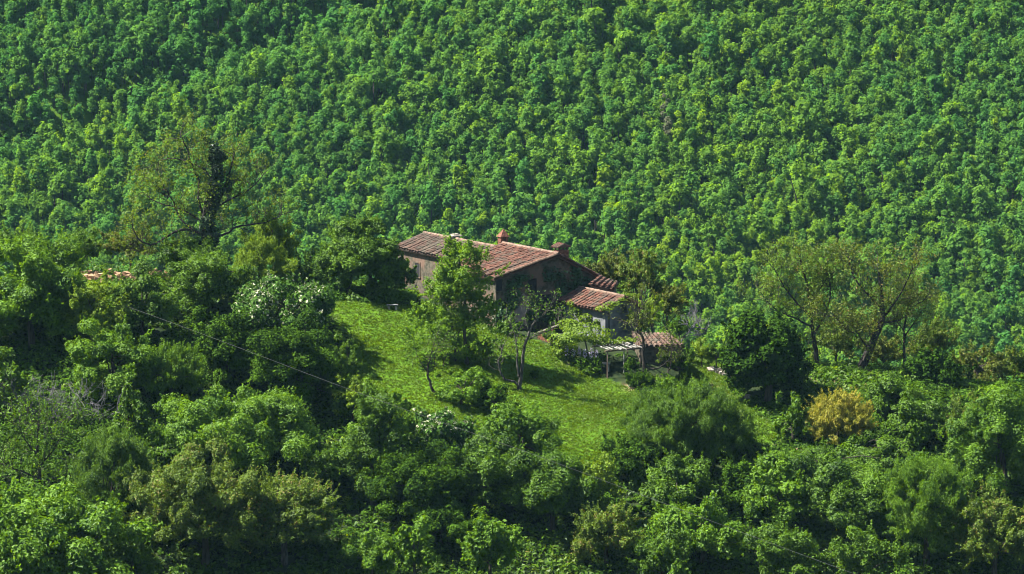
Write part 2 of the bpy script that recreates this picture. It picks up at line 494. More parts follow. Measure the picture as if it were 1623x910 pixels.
def crown_pts(rng, R, st, density=1.0):
    """clump centres and the leaves round them; R = crown half sizes"""
    R = np.asarray(R, float)
    rm = R.prod() ** (1 / 3)
    # keep clumps of a natural size: more of them on a larger crown
    K = int(st["K"] * min(2.2, max(0.35, (rm / 3.2) ** 1.5)))
    d = dirs(rng, K, -0.75)
    rad = rng.uniform(st["shell"] ** 1.5, 1, K) ** (1 / 1.5)
    crk = st["cr"] * rm * (46 / max(K, 12)) ** 0.18 * rng.uniform(0.6, 1.3, K)
    C = d * (rad * lumpy(rng, d, st["amp"]))[:, None] * np.maximum(R - crk.mean() * 0.7, R * 0.5)
    P, Nn, T = [], [], []
    for i in range(K):
        r = crk[i]
        n = int(st["cover"] * density * 2.9 * np.pi * r * r * st["vz"] ** 0.6 / (0.32 * st["leaf"] ** 2))
        n = max(12, min(n, 4500))
        e = dirs(rng, n, -0.8)
        q = e * (r * rng.uniform(0.35, 1.0, n) ** 0.5 * lumpy(rng, e, 0.35))[:, None]
        q[:, 2] *= st["vz"]
        P.append(C[i] + q)
        Nn.append(e * 0.9 + np.array([0, 0, 0.55]) + rng.normal(size=(n, 3)) * 0.45)
        T.append(np.clip(rng.normal(0.5, 0.15) + rng.normal(0, 0.22, n), 0, 1))
    # ragged shoots that break the outline
    ns = int(K * 1.6)
    i = rng.integers(0, K, ns)
    od = unit(unit(C[i] / R) + np.array([0, 0, 0.75]) + rng.normal(size=(ns, 3)) * 0.45)
    L = rm * rng.uniform(0.12, 0.34, ns) + crk[i] * 0.6
    per = 26
    t = rng.uniform(0.2, 1.0, (ns, per))
    q = C[i][:, None, :] + od[:, None, :] * (t * L[:, None])[..., None] + rng.normal(size=(ns, per, 3)) * (0.16 * (1.25 - t))[..., None] * max(.6, st["leaf"] * 3)
    P.append(q.reshape(-1, 3)); Nn.append(rng.normal(size=(ns * per, 3)) + np.array([0, 0, .5]))
    T.append(np.clip(np.repeat(rng.normal(.56, .14, ns), per) + rng.normal(0, .2, ns * per), 0, 1))
    return C, np.vstack(P), np.vstack(Nn), np.concatenate(T)

def wavy(rng, a, b, n=5, amp=0.12, sag=0.0):
    a = np.asarray(a, float); b = np.asarray(b, float)
    t = np.linspace(0, 1, n)[:, None]
    L = np.linalg.norm(b - a)
    off = np.cumsum(rng.normal(size=(n, 3)), 0) * amp * L / n
    off -= t * off[-1]
    off[0] = 0
    p = a + (b - a) * t + off
    p[:, 2] -= sag * L * np.sin(np.pi * t[:, 0])
    return p

def make_trunk(rng, h, base_r, C, top, limbs, lean=(0, 0), mat="bark", name="trunk", root=None, sides=6, fork=0.45):
    mb = MB()
    tp = np.array([lean[0] + top[0], lean[1] + top[1], top[2]])
    n = 7
    p = wavy(rng, (0, 0, -0.5), tp, n, 0.10)
    r = base_r * np.linspace(1.15, 0.30, n)
    mb.tube(p, r, sides)
    order = rng.permutation(len(C))[:limbs]
    for i in order:
        k = rng.integers(int(n * fork), n - 1)
        a = p[k]; rr = r[k] * 0.55
        q = wavy(rng, a, C[i], 5, 0.22, -0.06)
        mb.tube(q, np.linspace(rr, max(0.02, rr * 0.25), 5), 5)
    return mb.build(name, M[mat], root, loc=(0, 0, 0))

def plant(name, cat, label, cx, cy, rx, ry, style="broad", mat="mid", hc=None, Y=None, seed=0, lean=0.0, trunk_r=None, depth=None,
          density=1.0, bark="bark", group=None, limbs=None, leaf=None, trunk_px=None, low=False):
    """a tree or shrub whose crown is centred on photo pixel (cx, cy) with half sizes rx, ry in pixels; it stands where that sight line
    comes within hc metres of the ground"""
    rng = np.random.default_rng(1000 + seed + int(cx * 7 + cy * 13))
    if seed > 200: rx, ry = rx * 1.22, ry * 1.20
    if Y is None:
        s0 = mpp(-20)
        P = hit(cx, cy, (hc if hc is not None else ry * s0 * (0.75 if low else 0.95)))
    else:
        P = at(cx, cy, Y)
    s = mpp(P[1])
    R = np.array([rx * s, (depth * s if depth else rx * s * 0.9), ry * s])
    bx, by = P[0] + lean, P[1] + rng.uniform(-.2, .2)
    if trunk_px is not None:
        bx = at(trunk_px, cy, P[1])[0]
    z0 = g1(bx, by)
    root = thing(name, (bx, by, z0), label, cat, group)
    st = dict(STYLE[style])
    if leaf: st["leaf"] = leaf
    off = np.array([P[0] - bx, P[1] - by, P[2] - z0])
    C, LP, LN, T = crown_pts(rng, R, st, density)
    keep = LP[:, 2] + off[2] > 0.05
    LP, LN, T = LP[keep], LN[keep], T[keep]
    V, F = leaves(LP + off, LN, st["leaf"], rng, st.get("asp", 0.62), st.get("up", 0.0))
    link("crown", mesh_from("crown", V, F, M[mat], tint=T), root)
    tr = trunk_r or max(0.07, 0.045 * R[2] + 0.02 * R[0])
    make_trunk(rng, off[2], tr, C + off, off + np.array([0, 0, R[2] * 0.45]), limbs if limbs is not None else min(len(C), 14), mat=bark, root=root)
    return root

# branching skeletons for trees one can see through
def grow(rng, p, d, L, r, level, out, tips, up=0.12, wig=0.22, kids=(2, 4), shrink=0.68, spread=0.75):
    n = 4
    pts = [np.array(p, float)]
    d = unit(np.array(d, float))
    for k in range(n):
        d = unit(d + rng.normal(size=3) * wig + np.array([0, 0, up]))
        pts.append(pts[-1] + d * L / n)
    out.append((np.array(pts), np.linspace(r, r * 0.62, n + 1)))
    if level == 0 or r < 0.012:
        tips.append(pts[-1]); tips.append(pts[-2]); return
    for k in range(rng.integers(kids[0], kids[1])):
        i = n if k == 0 else rng.integers(1, n + 1)
        side = unit(np.cross(d, rng.normal(size=3)))
        grow(rng, pts[i], d + side * spread * rng.uniform(0.5, 1.3), L * shrink * rng.uniform(0.75, 1.2), r * 0.60, level - 1, out, tips, up, wig, kids, shrink, spread)

def twig_leaves(rng, tips, n, spread, size, asp=0.62):
    tips = np.asarray(tips)
    k = rng.integers(0, len(tips), n)
    q = tips[k] + rng.normal(size=(n, 3)) * spread
    t = np.clip(rng.normal(0.5, 0.12, len(tips))[k] + rng.normal(0, 0.2, n), 0, 1)
    V, F = leaves(q, rng.normal(size=(n, 3)) + np.array([0, 0, 0.6]), size, rng, asp)
    return V, F, t

def branchy(root, rng, stems, mat, leafmat, n_leaves, spread, size, sides=5, **kw):
    """stems: list of (start, direction, length, radius, level) in the root's own frame, or a polyline to grow twigs from"""
    out, tips = [], []
    for s in stems:
        grow(rng, *s[:5], out, tips, **kw)
    mb = MB()
    for p, r in out:
        mb.tube(p, r, sides if r[0] > 0.06 else 4, cap=False)
    o = mb.build("trunk", M[mat], root, loc=(0, 0, 0))
    if n_leaves:
        V, F, t = twig_leaves(rng, tips, n_leaves, spread, size)
        link("crown", mesh_from("crown", V, F, M[leafmat], tint=t), root)
    return out, tips

# ------------------------------------------------------------------ the wooded hillside behind
rngF = np.random.default_rng(5)
protos = []
N_PROTO = 26
for k in range(N_PROTO):
    g = np.random.default_rng(300 + k)
    rx = g.uniform(0.85, 1.35); rz = rx * g.uniform(1.9, 3.4); th = g.uniform(0.5, 1.3)
    R = np.array([rx, rx, rz])
    K = 14
    d = dirs(g, K, -0.45)
    C = d * (g.uniform(0.40, 1, K) * lumpy(g, d, 0.25))[:, None] * (R - 0.35)
    n = 32
    e = dirs(g, K * n, -0.55)
    ci = np.repeat(np.arange(K), n)
    cr = g.uniform(0.35, 0.80, K)
    q = e * (cr[ci] * g.uniform(0.3, 1.2, K * n))[:, None]
    P = C[ci] + q + np.array([0, 0, th + rz * 0.85])
    Vl, Fl = leaves(P, e + np.array([0, 0, 0.5]) + g.normal(size=(K * n, 3)) * 0.4, 0.38, g, 0.8, tri=True)
    T = np.clip(g.normal(0.5, 0.13, K)[ci] + g.normal(0, 0.16, K * n), 0, 1)
    tp = wavy(g, (0, 0, -1.0), (g.normal() * .4, g.normal() * .4, th + rz), 5, 0.1)
    Vt, Ft = tube(tp, np.linspace(0.12, 0.04, 5), 4)
    Ft = np.vstack([Ft[:, [0, 1, 2]], Ft[:, [0, 2, 3]]]) + len(Vl)
    protos.append((np.vstack([Vl, Vt]), np.vstack([Fl, Ft]), np.concatenate([T, np.full(len(Ft), 0.5)]),
                   np.concatenate([np.zeros(len(Fl)), np.ones(len(Ft))]), th + rz * 0.9))

# jittered rows of trees over the slope
sp = 1.65
gx, gy = np.meshgrid(np.arange(-176, 176, sp), np.arange(318, 520, sp * 0.86))
fx = (gx + (np.arange(gx.shape[0]) % 2)[:, None] * sp / 2 + rngF.normal(size=gx.shape) * 0.95).ravel()
fy = (gy + rngF.normal(size=gy.shape) * 0.95).ravel()
fz = ground(fx, fy)
ppx, ppy = project(np.stack([fx, fy, fz + 4], -1))
sil = np.interp(ppx, [-400, 0, 160, 330, 500, 640, 900, 1000, 1080, 1160, 1450, 1623, 1720], [400, 400, 400, 380, 400, 400, 440, 480, 540, 500, 560, 600, 600])
gg = gully(fx, fy)
gap = (wob(fx, fy, 0.10, 21) > 0.47) & (rngF.random(len(fx)) < 0.35)          # small openings in the canopy
gap |= (np.abs(gg) < 5) & (rngF.random(len(fx)) < 0.12) & (fx < -20)
ok = (ppx > -420) & (ppx < 2043) & (ppy > -75) & (ppy < sil + 110) & ~gap
fx, fy, fz, ppx, ppy, sil = (v[ok] for v in (fx, fy, fz, ppx, ppy, sil))
tone = np.clip(0.42 + 0.22 * wob(fx, fy, 0.06, 31) + rngF.normal(0, 0.20, len(fx)) - 0.22 * sm((gully(fx, fy) + 10) / 20) + 0.10 * (fx > 30), 0.09, 1)  # tone lowered past the fold: its shade and blue haze in the leaf colour
grey = (wob(fx, fy, 0.09, 41) > 0.78) & (rngF.random(len(fx)) < 0.55) & (fy > 425)      # still leafless grey trees
tone[grey] = 0.0
kind_ = rngF.integers(0, N_PROTO, len(fx))
size_ = np.clip(rngF.normal(0.90, 0.21, len(fx)), 0.45, 1.5) * np.where(rngF.random(len(fx)) < .10, 1.5, 1)
ang_ = rngF.uniform(0, 6.28, len(fx))
vis = (ppx > 5) & (ppx < 1618) & (ppy > 5) & (ppy < sil - 6)
order = np.argsort(np.where(vis, fy, 1e9))
single = np.zeros(len(fx), bool); single[order[:280]] = True

tones = [0.0, 0.12, 0.3, 0.42, 0.55, 0.75]
cache = {}
def forest_mesh(k, tq):
    if (k, tq) not in cache:
        Vp, Fp, Tp, Mi, _ = protos[k]
        cache[(k, tq)] = mesh_from("woodland_tree", Vp, Fp, [M["forest"], M["bark"]], tint=Tp, tone=np.full(len(Fp), tones[tq]), midx=Mi)
    return cache[(k, tq)]
for i in np.where(single)[0]:
    tq = int(np.argmin(np.abs(np.array(tones) - tone[i])))
    o = link("woodland_tree", forest_mesh(int(kind_[i]), tq))
    o.location = (fx[i], fy[i], fz[i]); o.rotation_euler = (0, 0, ang_[i]); o.scale = (size_[i],) * 3
    tag(o, "leafy green woodland tree low on the wooded slope behind the farmhouse", "tree", "trees low on the wooded slope behind the farmhouse")
VV, FF, TT, MI, TN = [], [], [], [], []
nv = 0
for i in np.where(~single)[0]:
    Vp, Fp, Tp, Mi, _ = protos[kind_[i]]
    c, s = math.cos(ang_[i]) * size_[i], math.sin(ang_[i]) * size_[i]
    W = np.empty_like(Vp, dtype=np.float32)
    W[:, 0] = Vp[:, 0] * c - Vp[:, 1] * s + fx[i]; W[:, 1] = Vp[:, 0] * s + Vp[:, 1] * c + fy[i]; W[:, 2] = Vp[:, 2] * size_[i] + fz[i]
    VV.append(W); FF.append(Fp + nv); TT.append(Tp); MI.append(Mi); TN.append(np.full(len(Fp), tone[i])); nv += len(W)
me = mesh_from("woodland", np.vstack(VV), np.vstack(FF), [M["forest"], M["bark"]], tint=np.concatenate(TT), tone=np.concatenate(TN), midx=np.concatenate(MI))
tag(link("woodland", me), kind="stuff")
print("forest", len(fx), "faces", sum(map(len, FF)))
del VV, FF, TT, MI, TN
# ------------------------------------------------------------------ buildings
UP = np.array([0, 0, 1.0])
G = np.array([0.85, 0.527, 0.0]); G /= np.linalg.norm(G)      # along the gable wall
A = np.array([-G[1], G[0], 0.0])                               # along the ridge, away from the viewer
rngB = np.random.default_rng(77)

def roof_slope(mb, R0, R1, E0, E1, sp=0.60, seg=0.55, rad=0.22, thick=0.14):
    R0, R1, E0, E1 = (np.asarray(p, float) for p in (R0, R1, E0, E1))
    nrm = unit(np.cross(R1 - R0, E0 - R0))
    if nrm[2] < 0: nrm = -nrm
    lo = -nrm * (thick + .15); hi_ = -nrm * .15
    mb.hexa([E0 + lo, E1 + lo, R1 + lo, R0 + lo, E0 + hi_, E1 + hi_, R1 + hi_, R0 + hi_], 0.0)
    n = max(2, int(round((np.linalg.norm(R1 - R0) + np.linalg.norm(E1 - E0)) / 2 / sp)))
    side = unit(R1 - R0)
    ang = np.linspace(0, np.pi, 6)
    for j in range(n):
        u = (j + 0.5) / n
        a = R0 + (R1 - R0) * u; b = E0 + (E1 - E0) * u
        sag = UP * (-.08 * math.sin(math.pi * u) + rngB.normal() * .025)
        a = a + sag; b = b + sag * 1.2 + UP * rngB.normal() * .03
        m = max(2, int(np.linalg.norm(b - a) / seg))
        d = (b - a) / m
        ct = rngB.normal(0.55, 0.16)
        for k in range(m):
            jit = side * rngB.normal() * 0.018
            p0 = a + d * k + jit; p1 = a + d * (k + 1.12) + jit
            r0, r1 = rad * 0.86, rad * 1.05
            ring0 = [p0 + side * r0 * math.cos(t) + nrm * (r0 * math.sin(t) + 0.0) for t in ang]
            ring1 = [p1 + side * r1 * math.cos(t) + nrm * (r1 * math.sin(t) + 0.025) for t in ang]
            q = len(ang)
            mb.add(ring0 + ring1, [[i, i + 1, q + i + 1, q + i] for i in range(q - 1)], float(np.clip(ct + rngB.normal(0, 0.12), 0, 1)))

def ridge_cap(root, p0, p1, name="ridge_tiles", r=0.2, mat="ridge"):
    mb = MB()
    p0, p1 = np.asarray(p0), np.asarray(p1)
    n = max(2, int(np.linalg.norm(p1 - p0) / 0.5))
    for k in range(n):
        a = p0 + (p1 - p0) * k / n; b = p0 + (p1 - p0) * (k + 1.1) / n
        mb.tube([a, b], [r * rngB.uniform(.8, .95), r * rngB.uniform(.95, 1.1)], 8, float(rngB.uniform(0.2, 0.9)))
    return mb.build(name, M[mat], root)

def gable_house(root, apex, L, wl, hl, wr, hr, over=0.45, wallmat="stone", tilemat="tile", names=("wall", "roof"), zbot=None, sp=0.60, inset=0.35):
    """apex = ridge end at the near gable; wl / wr half widths to the eaves, hl / hr their drop"""
    apex = np.asarray(apex, float)
    def pt(g, a, z): return apex + G * g + A * a + UP * z
    if zbot is None:
        q = np.array([pt(g, a, 0) for g in (-wl, wr) for a in (0, L)])
        zbot = ground(q[:, 0], q[:, 1]).min() - 0.6 - apex[2]
    l, r = -(wl - over), wr - over
    zl, zr = -hl * (wl - over) / wl - 0.16, -hr * (wr - over) / wr - 0.16
    mb = MB()
    for a, fl in ((inset, 1), (L - 0.1, -1)):
        P = [pt(l, a, zbot), pt(r, a, zbot), pt(r, a, zr), pt(0, a, -0.16), pt(l, a, zl)]
        mb.add(P, [[0, 1, 2, 3, 4][::fl]])
    b, e = inset, L - 0.1
    mb.add([pt(l, b, zbot), pt(l, e, zbot), pt(l, e, zl), pt(l, b, zl)], [[3, 2, 1, 0]])
    mb.add([pt(r, b, zbot), pt(r, e, zbot), pt(r, e, zr), pt(r, b, zr)], [[0, 1, 2, 3]])
    wall = mb.build(names[0], M[wallmat], root)
    mb = MB()
    roof_slope(mb, pt(0, 0, 0), pt(0, L, 0), pt(-wl, 0, -hl), pt(-wl, L, -hl), sp)
    roof_slope(mb, pt(0.001, 0, -.002), pt(0.001, L, -.002), pt(wr, 0, -hr), pt(wr, L, -hr), sp)
    roof = mb.build(names[1], M[tilemat], root)
    ridge_cap(roof if False else root, pt(0, -0.05, 0.05), pt(0, L, 0.05))
    return pt, wall, roof

def on_plane(px, py, p0, nrm):
    d = at(px, py, 0) - CAM
    return CAM + d * (((p0 - CAM) @ nrm) / (d @ nrm))

def window(root, c, ax, nrm, w, h, shutter=False):
    """a deep framed opening standing on a wall; c = centre on the wall plane"""
    mb = MB()
    for (x0, x1, z0, z1) in ((-w / 2 - .12, -w / 2, -h / 2, h / 2), (w / 2, w / 2 + .12, -h / 2, h / 2), (-w / 2 - .12, w / 2 + .12, h / 2, h / 2 + .14)):
        mb.box(c, ax, nrm, UP, x0, x1, -0.05, 0.05, z0, z1)
    o = mb.build("window", M["stone"], root)
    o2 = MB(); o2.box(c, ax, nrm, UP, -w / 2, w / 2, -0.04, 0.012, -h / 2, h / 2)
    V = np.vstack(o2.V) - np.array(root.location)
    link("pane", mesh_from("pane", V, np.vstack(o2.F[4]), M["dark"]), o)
    o3 = MB(); o3.box(c, ax, nrm, UP, -w / 2 - .2, w / 2 + .2, -0.03, 0.13, -h / 2 - .1, -h / 2 - .003)
    V = np.vstack(o3.V) - np.array(root.location)
    link("sill", mesh_from("sill", V, np.vstack(o3.F[4]), M["stone"]), o)
    return o

def chimney(root, base, w, d, h, capmat, mat="brick", style="gable"):
    base = np.asarray(base, float)
    mb = MB()
    mb.box(base, G, A, UP, -w / 2, w / 2, -d / 2, d / 2, -1.2, h)
    o = mb.build("chimney", M[mat], root)
    V0 = np.array(root.location)
    c = MB()
    if style == "gable":                       # four little piers with a small tiled gable over them
        for sx in (-1, 1):
            for sy in (-1, 1):
                c.box(base + UP * h, G, A, UP, sx * w * .38 - .08, sx * w * .38 + .08, sy * d * .38 - .08, sy * d * .38 + .08, 0, 0.3)
        hh = h + .3
        t = [base + G * x + A * y + UP * z for x, y, z in ((-w * .66, -d * .62, hh), (w * .66, -d * .62, hh), (w * .66, d * .62, hh), (-w * .66, d * .62, hh), (0, -d * .62, hh + .38), (0, d * .62, hh + .38))]
        c.add(t, [[0, 1, 2, 3], [0, 4, 5, 3], [1, 2, 5, 4]]); c.add(t, [[0, 1, 4], [2, 3, 5]])
        for sgn in (-1, 1):
            for k in range(4):
                y = -d * .5 + d * k / 3
                c.tube([base + A * y + UP * (hh + .40), base + G * sgn * w * .7 + A * y + UP * (hh + .02)], [.09, .11], 6, float(rngB.uniform(.3, 1)))
    elif style == "slab":
        for sx in (-1, 1):
            c.box(base + UP * h, G, A, UP, sx * w * .36 - .09, sx * w * .36 + .09, -d * .4, d * .4, 0, 0.34)
        c.box(base + UP * (h + .34), G, A, UP, -w * .68, w * .68, -d * .68, d * .68, 0, 0.13, 0.8)
        c.box(base + UP * (h + .471), G, A, UP, -w * .4, w * .4, -d * .4, d * .4, 0, 0.12, 0.6)
    else:                                       # tall brick head with an arched hole and a peaked top
        for sx in (-1, 1):
            c.box(base + UP * h, G, A, UP, sx * w * .40 - .12, sx * w * .40 + .12, -d * .45, d * .45, 0, 0.55)
        hh = h + .55
        t = [base + G * x + A * y + UP * z for x, y, z in ((-w * .7, -d * .65, hh), (w * .7, -d * .65, hh), (w * .7, d * .65, hh), (-w * .7, d * .65, hh), (0.1, 0, hh + .85))]
        c.add(t, [[3, 2, 1, 0]]); c.add(t, [[0, 1, 4], [1, 2, 4], [2, 3, 4], [3, 0, 4]])
    k = c.build("chimney_cap", M[capmat], None)
    k.data.transform(__import__("mathutils").Matrix.Translation(-Vector(V0)))
    k.parent = o
    return o

# --- farmhouse
apex = at(885, 403, 4.0)
farm = thing("farmhouse", (apex[0], apex[1], g1(apex[0], apex[1])), "long stone farmhouse with red tiled roofs and three chimneys above the meadow", "house")
MAINL = 11.0
pt, wall, roof = gable_house(farm, apex, MAINL, 7.9, 2.0, 5.6, 2.9)
mb = MB()                                        # pale verge tiles: the sunlit gable edge put into their colour
for k in range(15):
    a, b = pt(-7.9 * k / 15, 0.05, -2.0 * k / 15 + 0.06), pt(-7.9 * (k + 1.08) / 15, 0.05, -2.0 * (k + 1.08) / 15 + 0.05)
    mb.tube([a, b], [0.12, 0.15], 6, float(rngB.uniform(.3, 1)))
mb.build("verge_tiles", M["ridge"], farm)
NG = -A
gp = pt(0, 0.35, 0)
for px_, py_, w_, h_ in ((843, 453, 1.15, 1.5), (866, 478, 1.1, 1.5), (791, 452, 0.7, 1.2)):
    window(farm, on_plane(px_, py_, gp, NG), G, NG, w_, h_)
mb = MB()                                        # patch of old pink plaster left on the wall
c = on_plane(826, 492, gp, NG)
ring = [c + G * (1.7 + .5 * math.sin(3 * t)) * math.cos(t) + UP * (1.5 + .35 * math.sin(5 * t + 1)) * math.sin(t) for t in np.linspace(0, 2 * np.pi, 24, endpoint=False)]
mb.add([p + NG * 0.03 for p in ring], [list(range(24))]); mb.add([p + NG * .03 for p in ring] + [p - NG * .02 for p in ring], [[i, (i + 1) % 24, 24 + (i + 1) % 24, 24 + i] for i in range(24)])
mb.build("plaster_patch", noise_mat("old pink plaster", (0.17, 0.12, 0.09), (0.34, 0.25, 0.20), 1.2, c2=(0.18, 0.17, 0.16)), farm)
# the lower wing that carries the ridge on behind the tall tree
wa = apex + A * (MAINL + 0.02) - UP * 0.55
WL = 16.6
pw, w2, r2 = gable_house(farm, wa, WL, 3.9, 1.25, 3.6, 1.2, tilemat="tile_old", names=("wing_wall", "wing_roof"))
wp = pw(-3.45, 8, -1.5)
window(farm, on_plane(662, 428, pw(-3.45, 0, 0), -G), A, -G, 1.0, 1.5)
chimney(farm, at(797, 389, 4 + .85 * 11.6), 0.8, 0.75, 0.4, "brick", "brick", "peak")
chimney(farm, at(721, 383, 4 + .85 * 21.5), 0.95, 0.8, 0.25, "palestone", "palestone", "slab")
chimney(farm, pt(0.95, 0.95, -0.2), 1.25, 1.0, 0.5, "tile", "brick", "gable")
# the small tiled annex in the corner
R0, R1, E0, E1 = at(950, 437, 6.4), at(980, 448, 6.2), at(933, 448, 4.3), at(974, 457, 3.2)
mb = MB(); roof_slope(mb, R0, R1, E0, E1, 0.5); mb.build("annex_roof", M["tile"], farm)
def skirt(root, name, mat, E0, E1, R1, R0, inset=0.25):
    c = (E0 + E1 + R0 + R1) / 4
    top = [p + unit((c - p) * np.array([1, 1, 0])) * inset - UP * 0.15 for p in (E0, E1, R1, R0)]
    bot = [np.array([p[0], p[1], g1(p[0], p[1]) - 0.5]) for p in top]
    mb = MB(); mb.hexa(bot + top); return mb.build(name, M[mat], root)
skirt(farm, "annex_wall", "stone", E0, E1, R1, R0)

# --- the low gabled outhouse
sa = at(990, 471, -1.9)
shed = thing("outhouse", (sa[0], sa[1], g1(sa[0], sa[1])), "low gabled outhouse with grey rendered walls in front of the farmhouse", "outhouse")
ps, _, _ = gable_house(shed, sa, 8.6, 2.75, 1.15, 2.6, 1.25, wallmat="render", over=0.6)
mb = MB()
for k in range(6):
    a, b = ps(-2.75 * k / 6, 0.05, -1.15 * k / 6 + .06), ps(-2.75 * (k + 1.08) / 6, .05, -1.15 * (k + 1.08) / 6 + .05)
    mb.tube([a, b], [.11, .14], 6, float(rngB.uniform(.3, 1)))
mb.build("verge_tiles", M["ridge"], shed)
mb = MB(); mb.box(ps(-1.7, 0.34, -2.6), G, A, UP, -.1, .1, -.03, .03, -1.2, 1.2); mb.build("drainpipe", M["cable"], shed)
window(shed, ps(0.2, 0.35, -1.3), G, NG, 0.45, 0.6)

# --- lean-to shed with a low tiled roof and a brick wall
R0, R1, E0, E1 = at(1000, 526, -2.8), at(1060, 529, -3.4), at(1012, 548, -6.6), at(1086, 547, -6.6)
mid = (E0 + E1) / 2
lean = thing("tiled_lean_to", (mid[0], mid[1], g1(mid[0], mid[1])), "low stone lean-to with a shallow weathered tile roof beside the pergola", "shed")
mb = MB(); roof_slope(mb, R0, R1, E0, E1, 0.5); mb.build("roof", M["tile_old"], lean)
skirt(lean, "wall", "stone", E0, E1, R1, R0)
c = E0 * .55 + E1 * .45
ax = unit(E1 - E0); nr = unit(np.cross(UP, ax)); nr = nr if nr[1] < 0 else -nr
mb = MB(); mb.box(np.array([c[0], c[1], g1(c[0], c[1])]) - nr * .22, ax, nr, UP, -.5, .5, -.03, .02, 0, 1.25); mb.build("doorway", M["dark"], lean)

# --- pergola with whitewashed battens
P0 = at(965, 555, -9.6)
perg = thing("pergola", (P0[0], P0[1], g1(P0[0], P0[1])), "open pergola roofed with whitewashed battens on thin posts", "pergola")
for k in range(8):
    e = P0 + G * 0.54 * k + UP * rngB.normal() * .03
    ln = 3.2 + rngB.uniform(-.5, .5)
    mb = MB(); mb.tube([e - A * rngB.uniform(0, .6) + G * rngB.normal() * .10, e + A * ln * .5 + UP * .12, e + A * ln + UP * .3 + G * rngB.normal() * .16], [.07, .075, .06], 6)
    mb.build("batten", M["white"], perg)
for off in (0.25, 2.6):
    mb = MB(); a = P0 + A * off + UP * (0.02 + 0.09 * off - 0.19)
    mb.box(a, G, A, UP, -.3, 4.2, -.07, .07, -.08, .08); mb.build("beam", M["wood"], perg)
for gi, ai in ((0, .25), (2.0, .25), (4.0, .25), (0, 2.6), (4.0, 2.6)):
    a = P0 + G * gi + A * ai + UP * (.09 * ai - .25)
    mb = MB(); mb.tube([(a[0], a[1], g1(a[0], a[1]) - .2), a], [.075, .065], 6)
    mb.build("post", M["white"] if gi == 2.0 else M["wood"], perg)
def table_like(name, label, cat, px, py, Y, w, d, h, mat="white", legs=2, th=0.12):
    p = at(px, py, Y); z = g1(p[0], p[1])
    r = thing(name, (p[0], p[1], z), label, cat)
    e = np.array([1., 0.1, 0]); e /= np.linalg.norm(e); f = np.array([-e[1], e[0], 0])
    o = np.array([p[0], p[1], z])
    mb = MB(); mb.box(o, e, f, UP, -w / 2, w / 2, -d / 2, d / 2, h - th, h); mb.build("slab", M[mat], r)
    for sx in (-1, 1):
        mb = MB(); mb.box(o, e, f, UP, sx * w * .33 - .1, sx * w * .33 + .1, -d * .36, d * .36, -.15, h - th - .002); mb.build("leg", M["palestone"], r)
    return r
table_like("stone_bench", "small pale stone bench on the meadow beside the clipped hedge", "bench", 622, 490, -2.6, 1.15, .55, .5)
table_like("garden_table", "low grey table standing in the shade under the pergola", "table", 958, 583, -7.9, 1.1, .8, .75, "render")

# --- low walls and stones
def stones_wall(root, name, pts, h, mat, n, size, thick=0.35):
    """a wall of irregular blocks between world points"""
    mb = MB()
    pts = np.asarray(pts)
    for _ in range(n):
        t = rngB.uniform(0, len(pts) - 1.001); k = int(t)
        p = pts[k] + (pts[k + 1] - pts[k]) * (t - k)
        z = g1(p[0], p[1]) + rngB.uniform(-.1, h)
        s = size * rngB.uniform(.5, 1.25)
        ang = rngB.uniform(-.35, .35); ax = np.array([math.cos(ang), math.sin(ang), rngB.normal() * .12]); ay = np.array([-math.sin(ang), math.cos(ang), 0])
        o = np.array([p[0], p[1] + rngB.normal() * thick, z])
        c8 = [o + ax * s * x + ay * s * .8 * y + UP * s * zz * .75 + rngB.normal(size=3) * s * .10 for zz in (-.5, .5) for x, y in ((-.6, -.5), (.6, -.5), (.6, .5), (-.6, .5))]
        mb.hexa(c8, float(rngB.uniform(0, 1)))
    return mb.build(name, M[mat], root)
def wall_thing(name, label, cat, pxs, h, mat, n, size, thick=.35):
    pts = [at(*p) for p in pxs]
    r = thing(name, (pts[0][0], pts[0][1], g1(pts[0][0], pts[0][1])), label, cat)
    stones_wall(r, "masonry", pts, h, mat, n, size, thick)
    return r
wall_thing("ruined_wall", "long tumbled tan stone wall half buried in brambles below the ivy-clad tree", "wall", [(112, 412, 9.5), (150, 408, 9.5), (215, 416, 9.5), (275, 426, 9.5)], 1.3, "tan", 120, .46, .7)
wall_thing("rubble_bank", "lower tan rubble bank just under the tumbled stone wall", "wall", [(128, 436, 5.5), (180, 437, 5.5), (235, 446, 5.5)], 1.0, "tan", 210, .42, .6)
wall_thing("garden_wall", "short low dry stone wall beside the big round dark tree", "wall", [(1136, 602, -4.5), (1150, 603, -4.6), (1170, 606, -4.8)], .5, "palestone", 34, .42, .15)
p0, p1 = at(852, 528, -3.6), at(876, 519, -4.4)
r = thing("brick_retaining_wall", (p0[0], p0[1], g1(p0[0], p0[1])), "short red brick retaining wall with a pale sloping coping at the meadow's top edge", "wall")
ax = p1 - p0; ay = np.array([ax[1], -ax[0], 0]); ay = unit(ay if ay[1] < 0 else -ay)
bt = [np.array([q[0], q[1], g1(q[0], q[1]) - .4]) for q in (p0, p1, p1 - ay * .4, p0 - ay * .4)]
mb = MB(); mb.hexa(bt + [p0, p1, p1 - ay * .4, p0 - ay * .4]); mb.build("brickwork", M["brick"], r)
mb = MB(); q0, q1 = p0 - ax * .25 + UP * .003 + ay * .06, p1 + ax * .5 + UP * .003 + ay * .06
mb.hexa([q0, q1, q1 - ay * .5, q0 - ay * .5] + [q + UP * .13 for q in (q0, q1, q1 - ay * .5, q0 - ay * .5)]); mb.build("coping", M["palestone"], r)
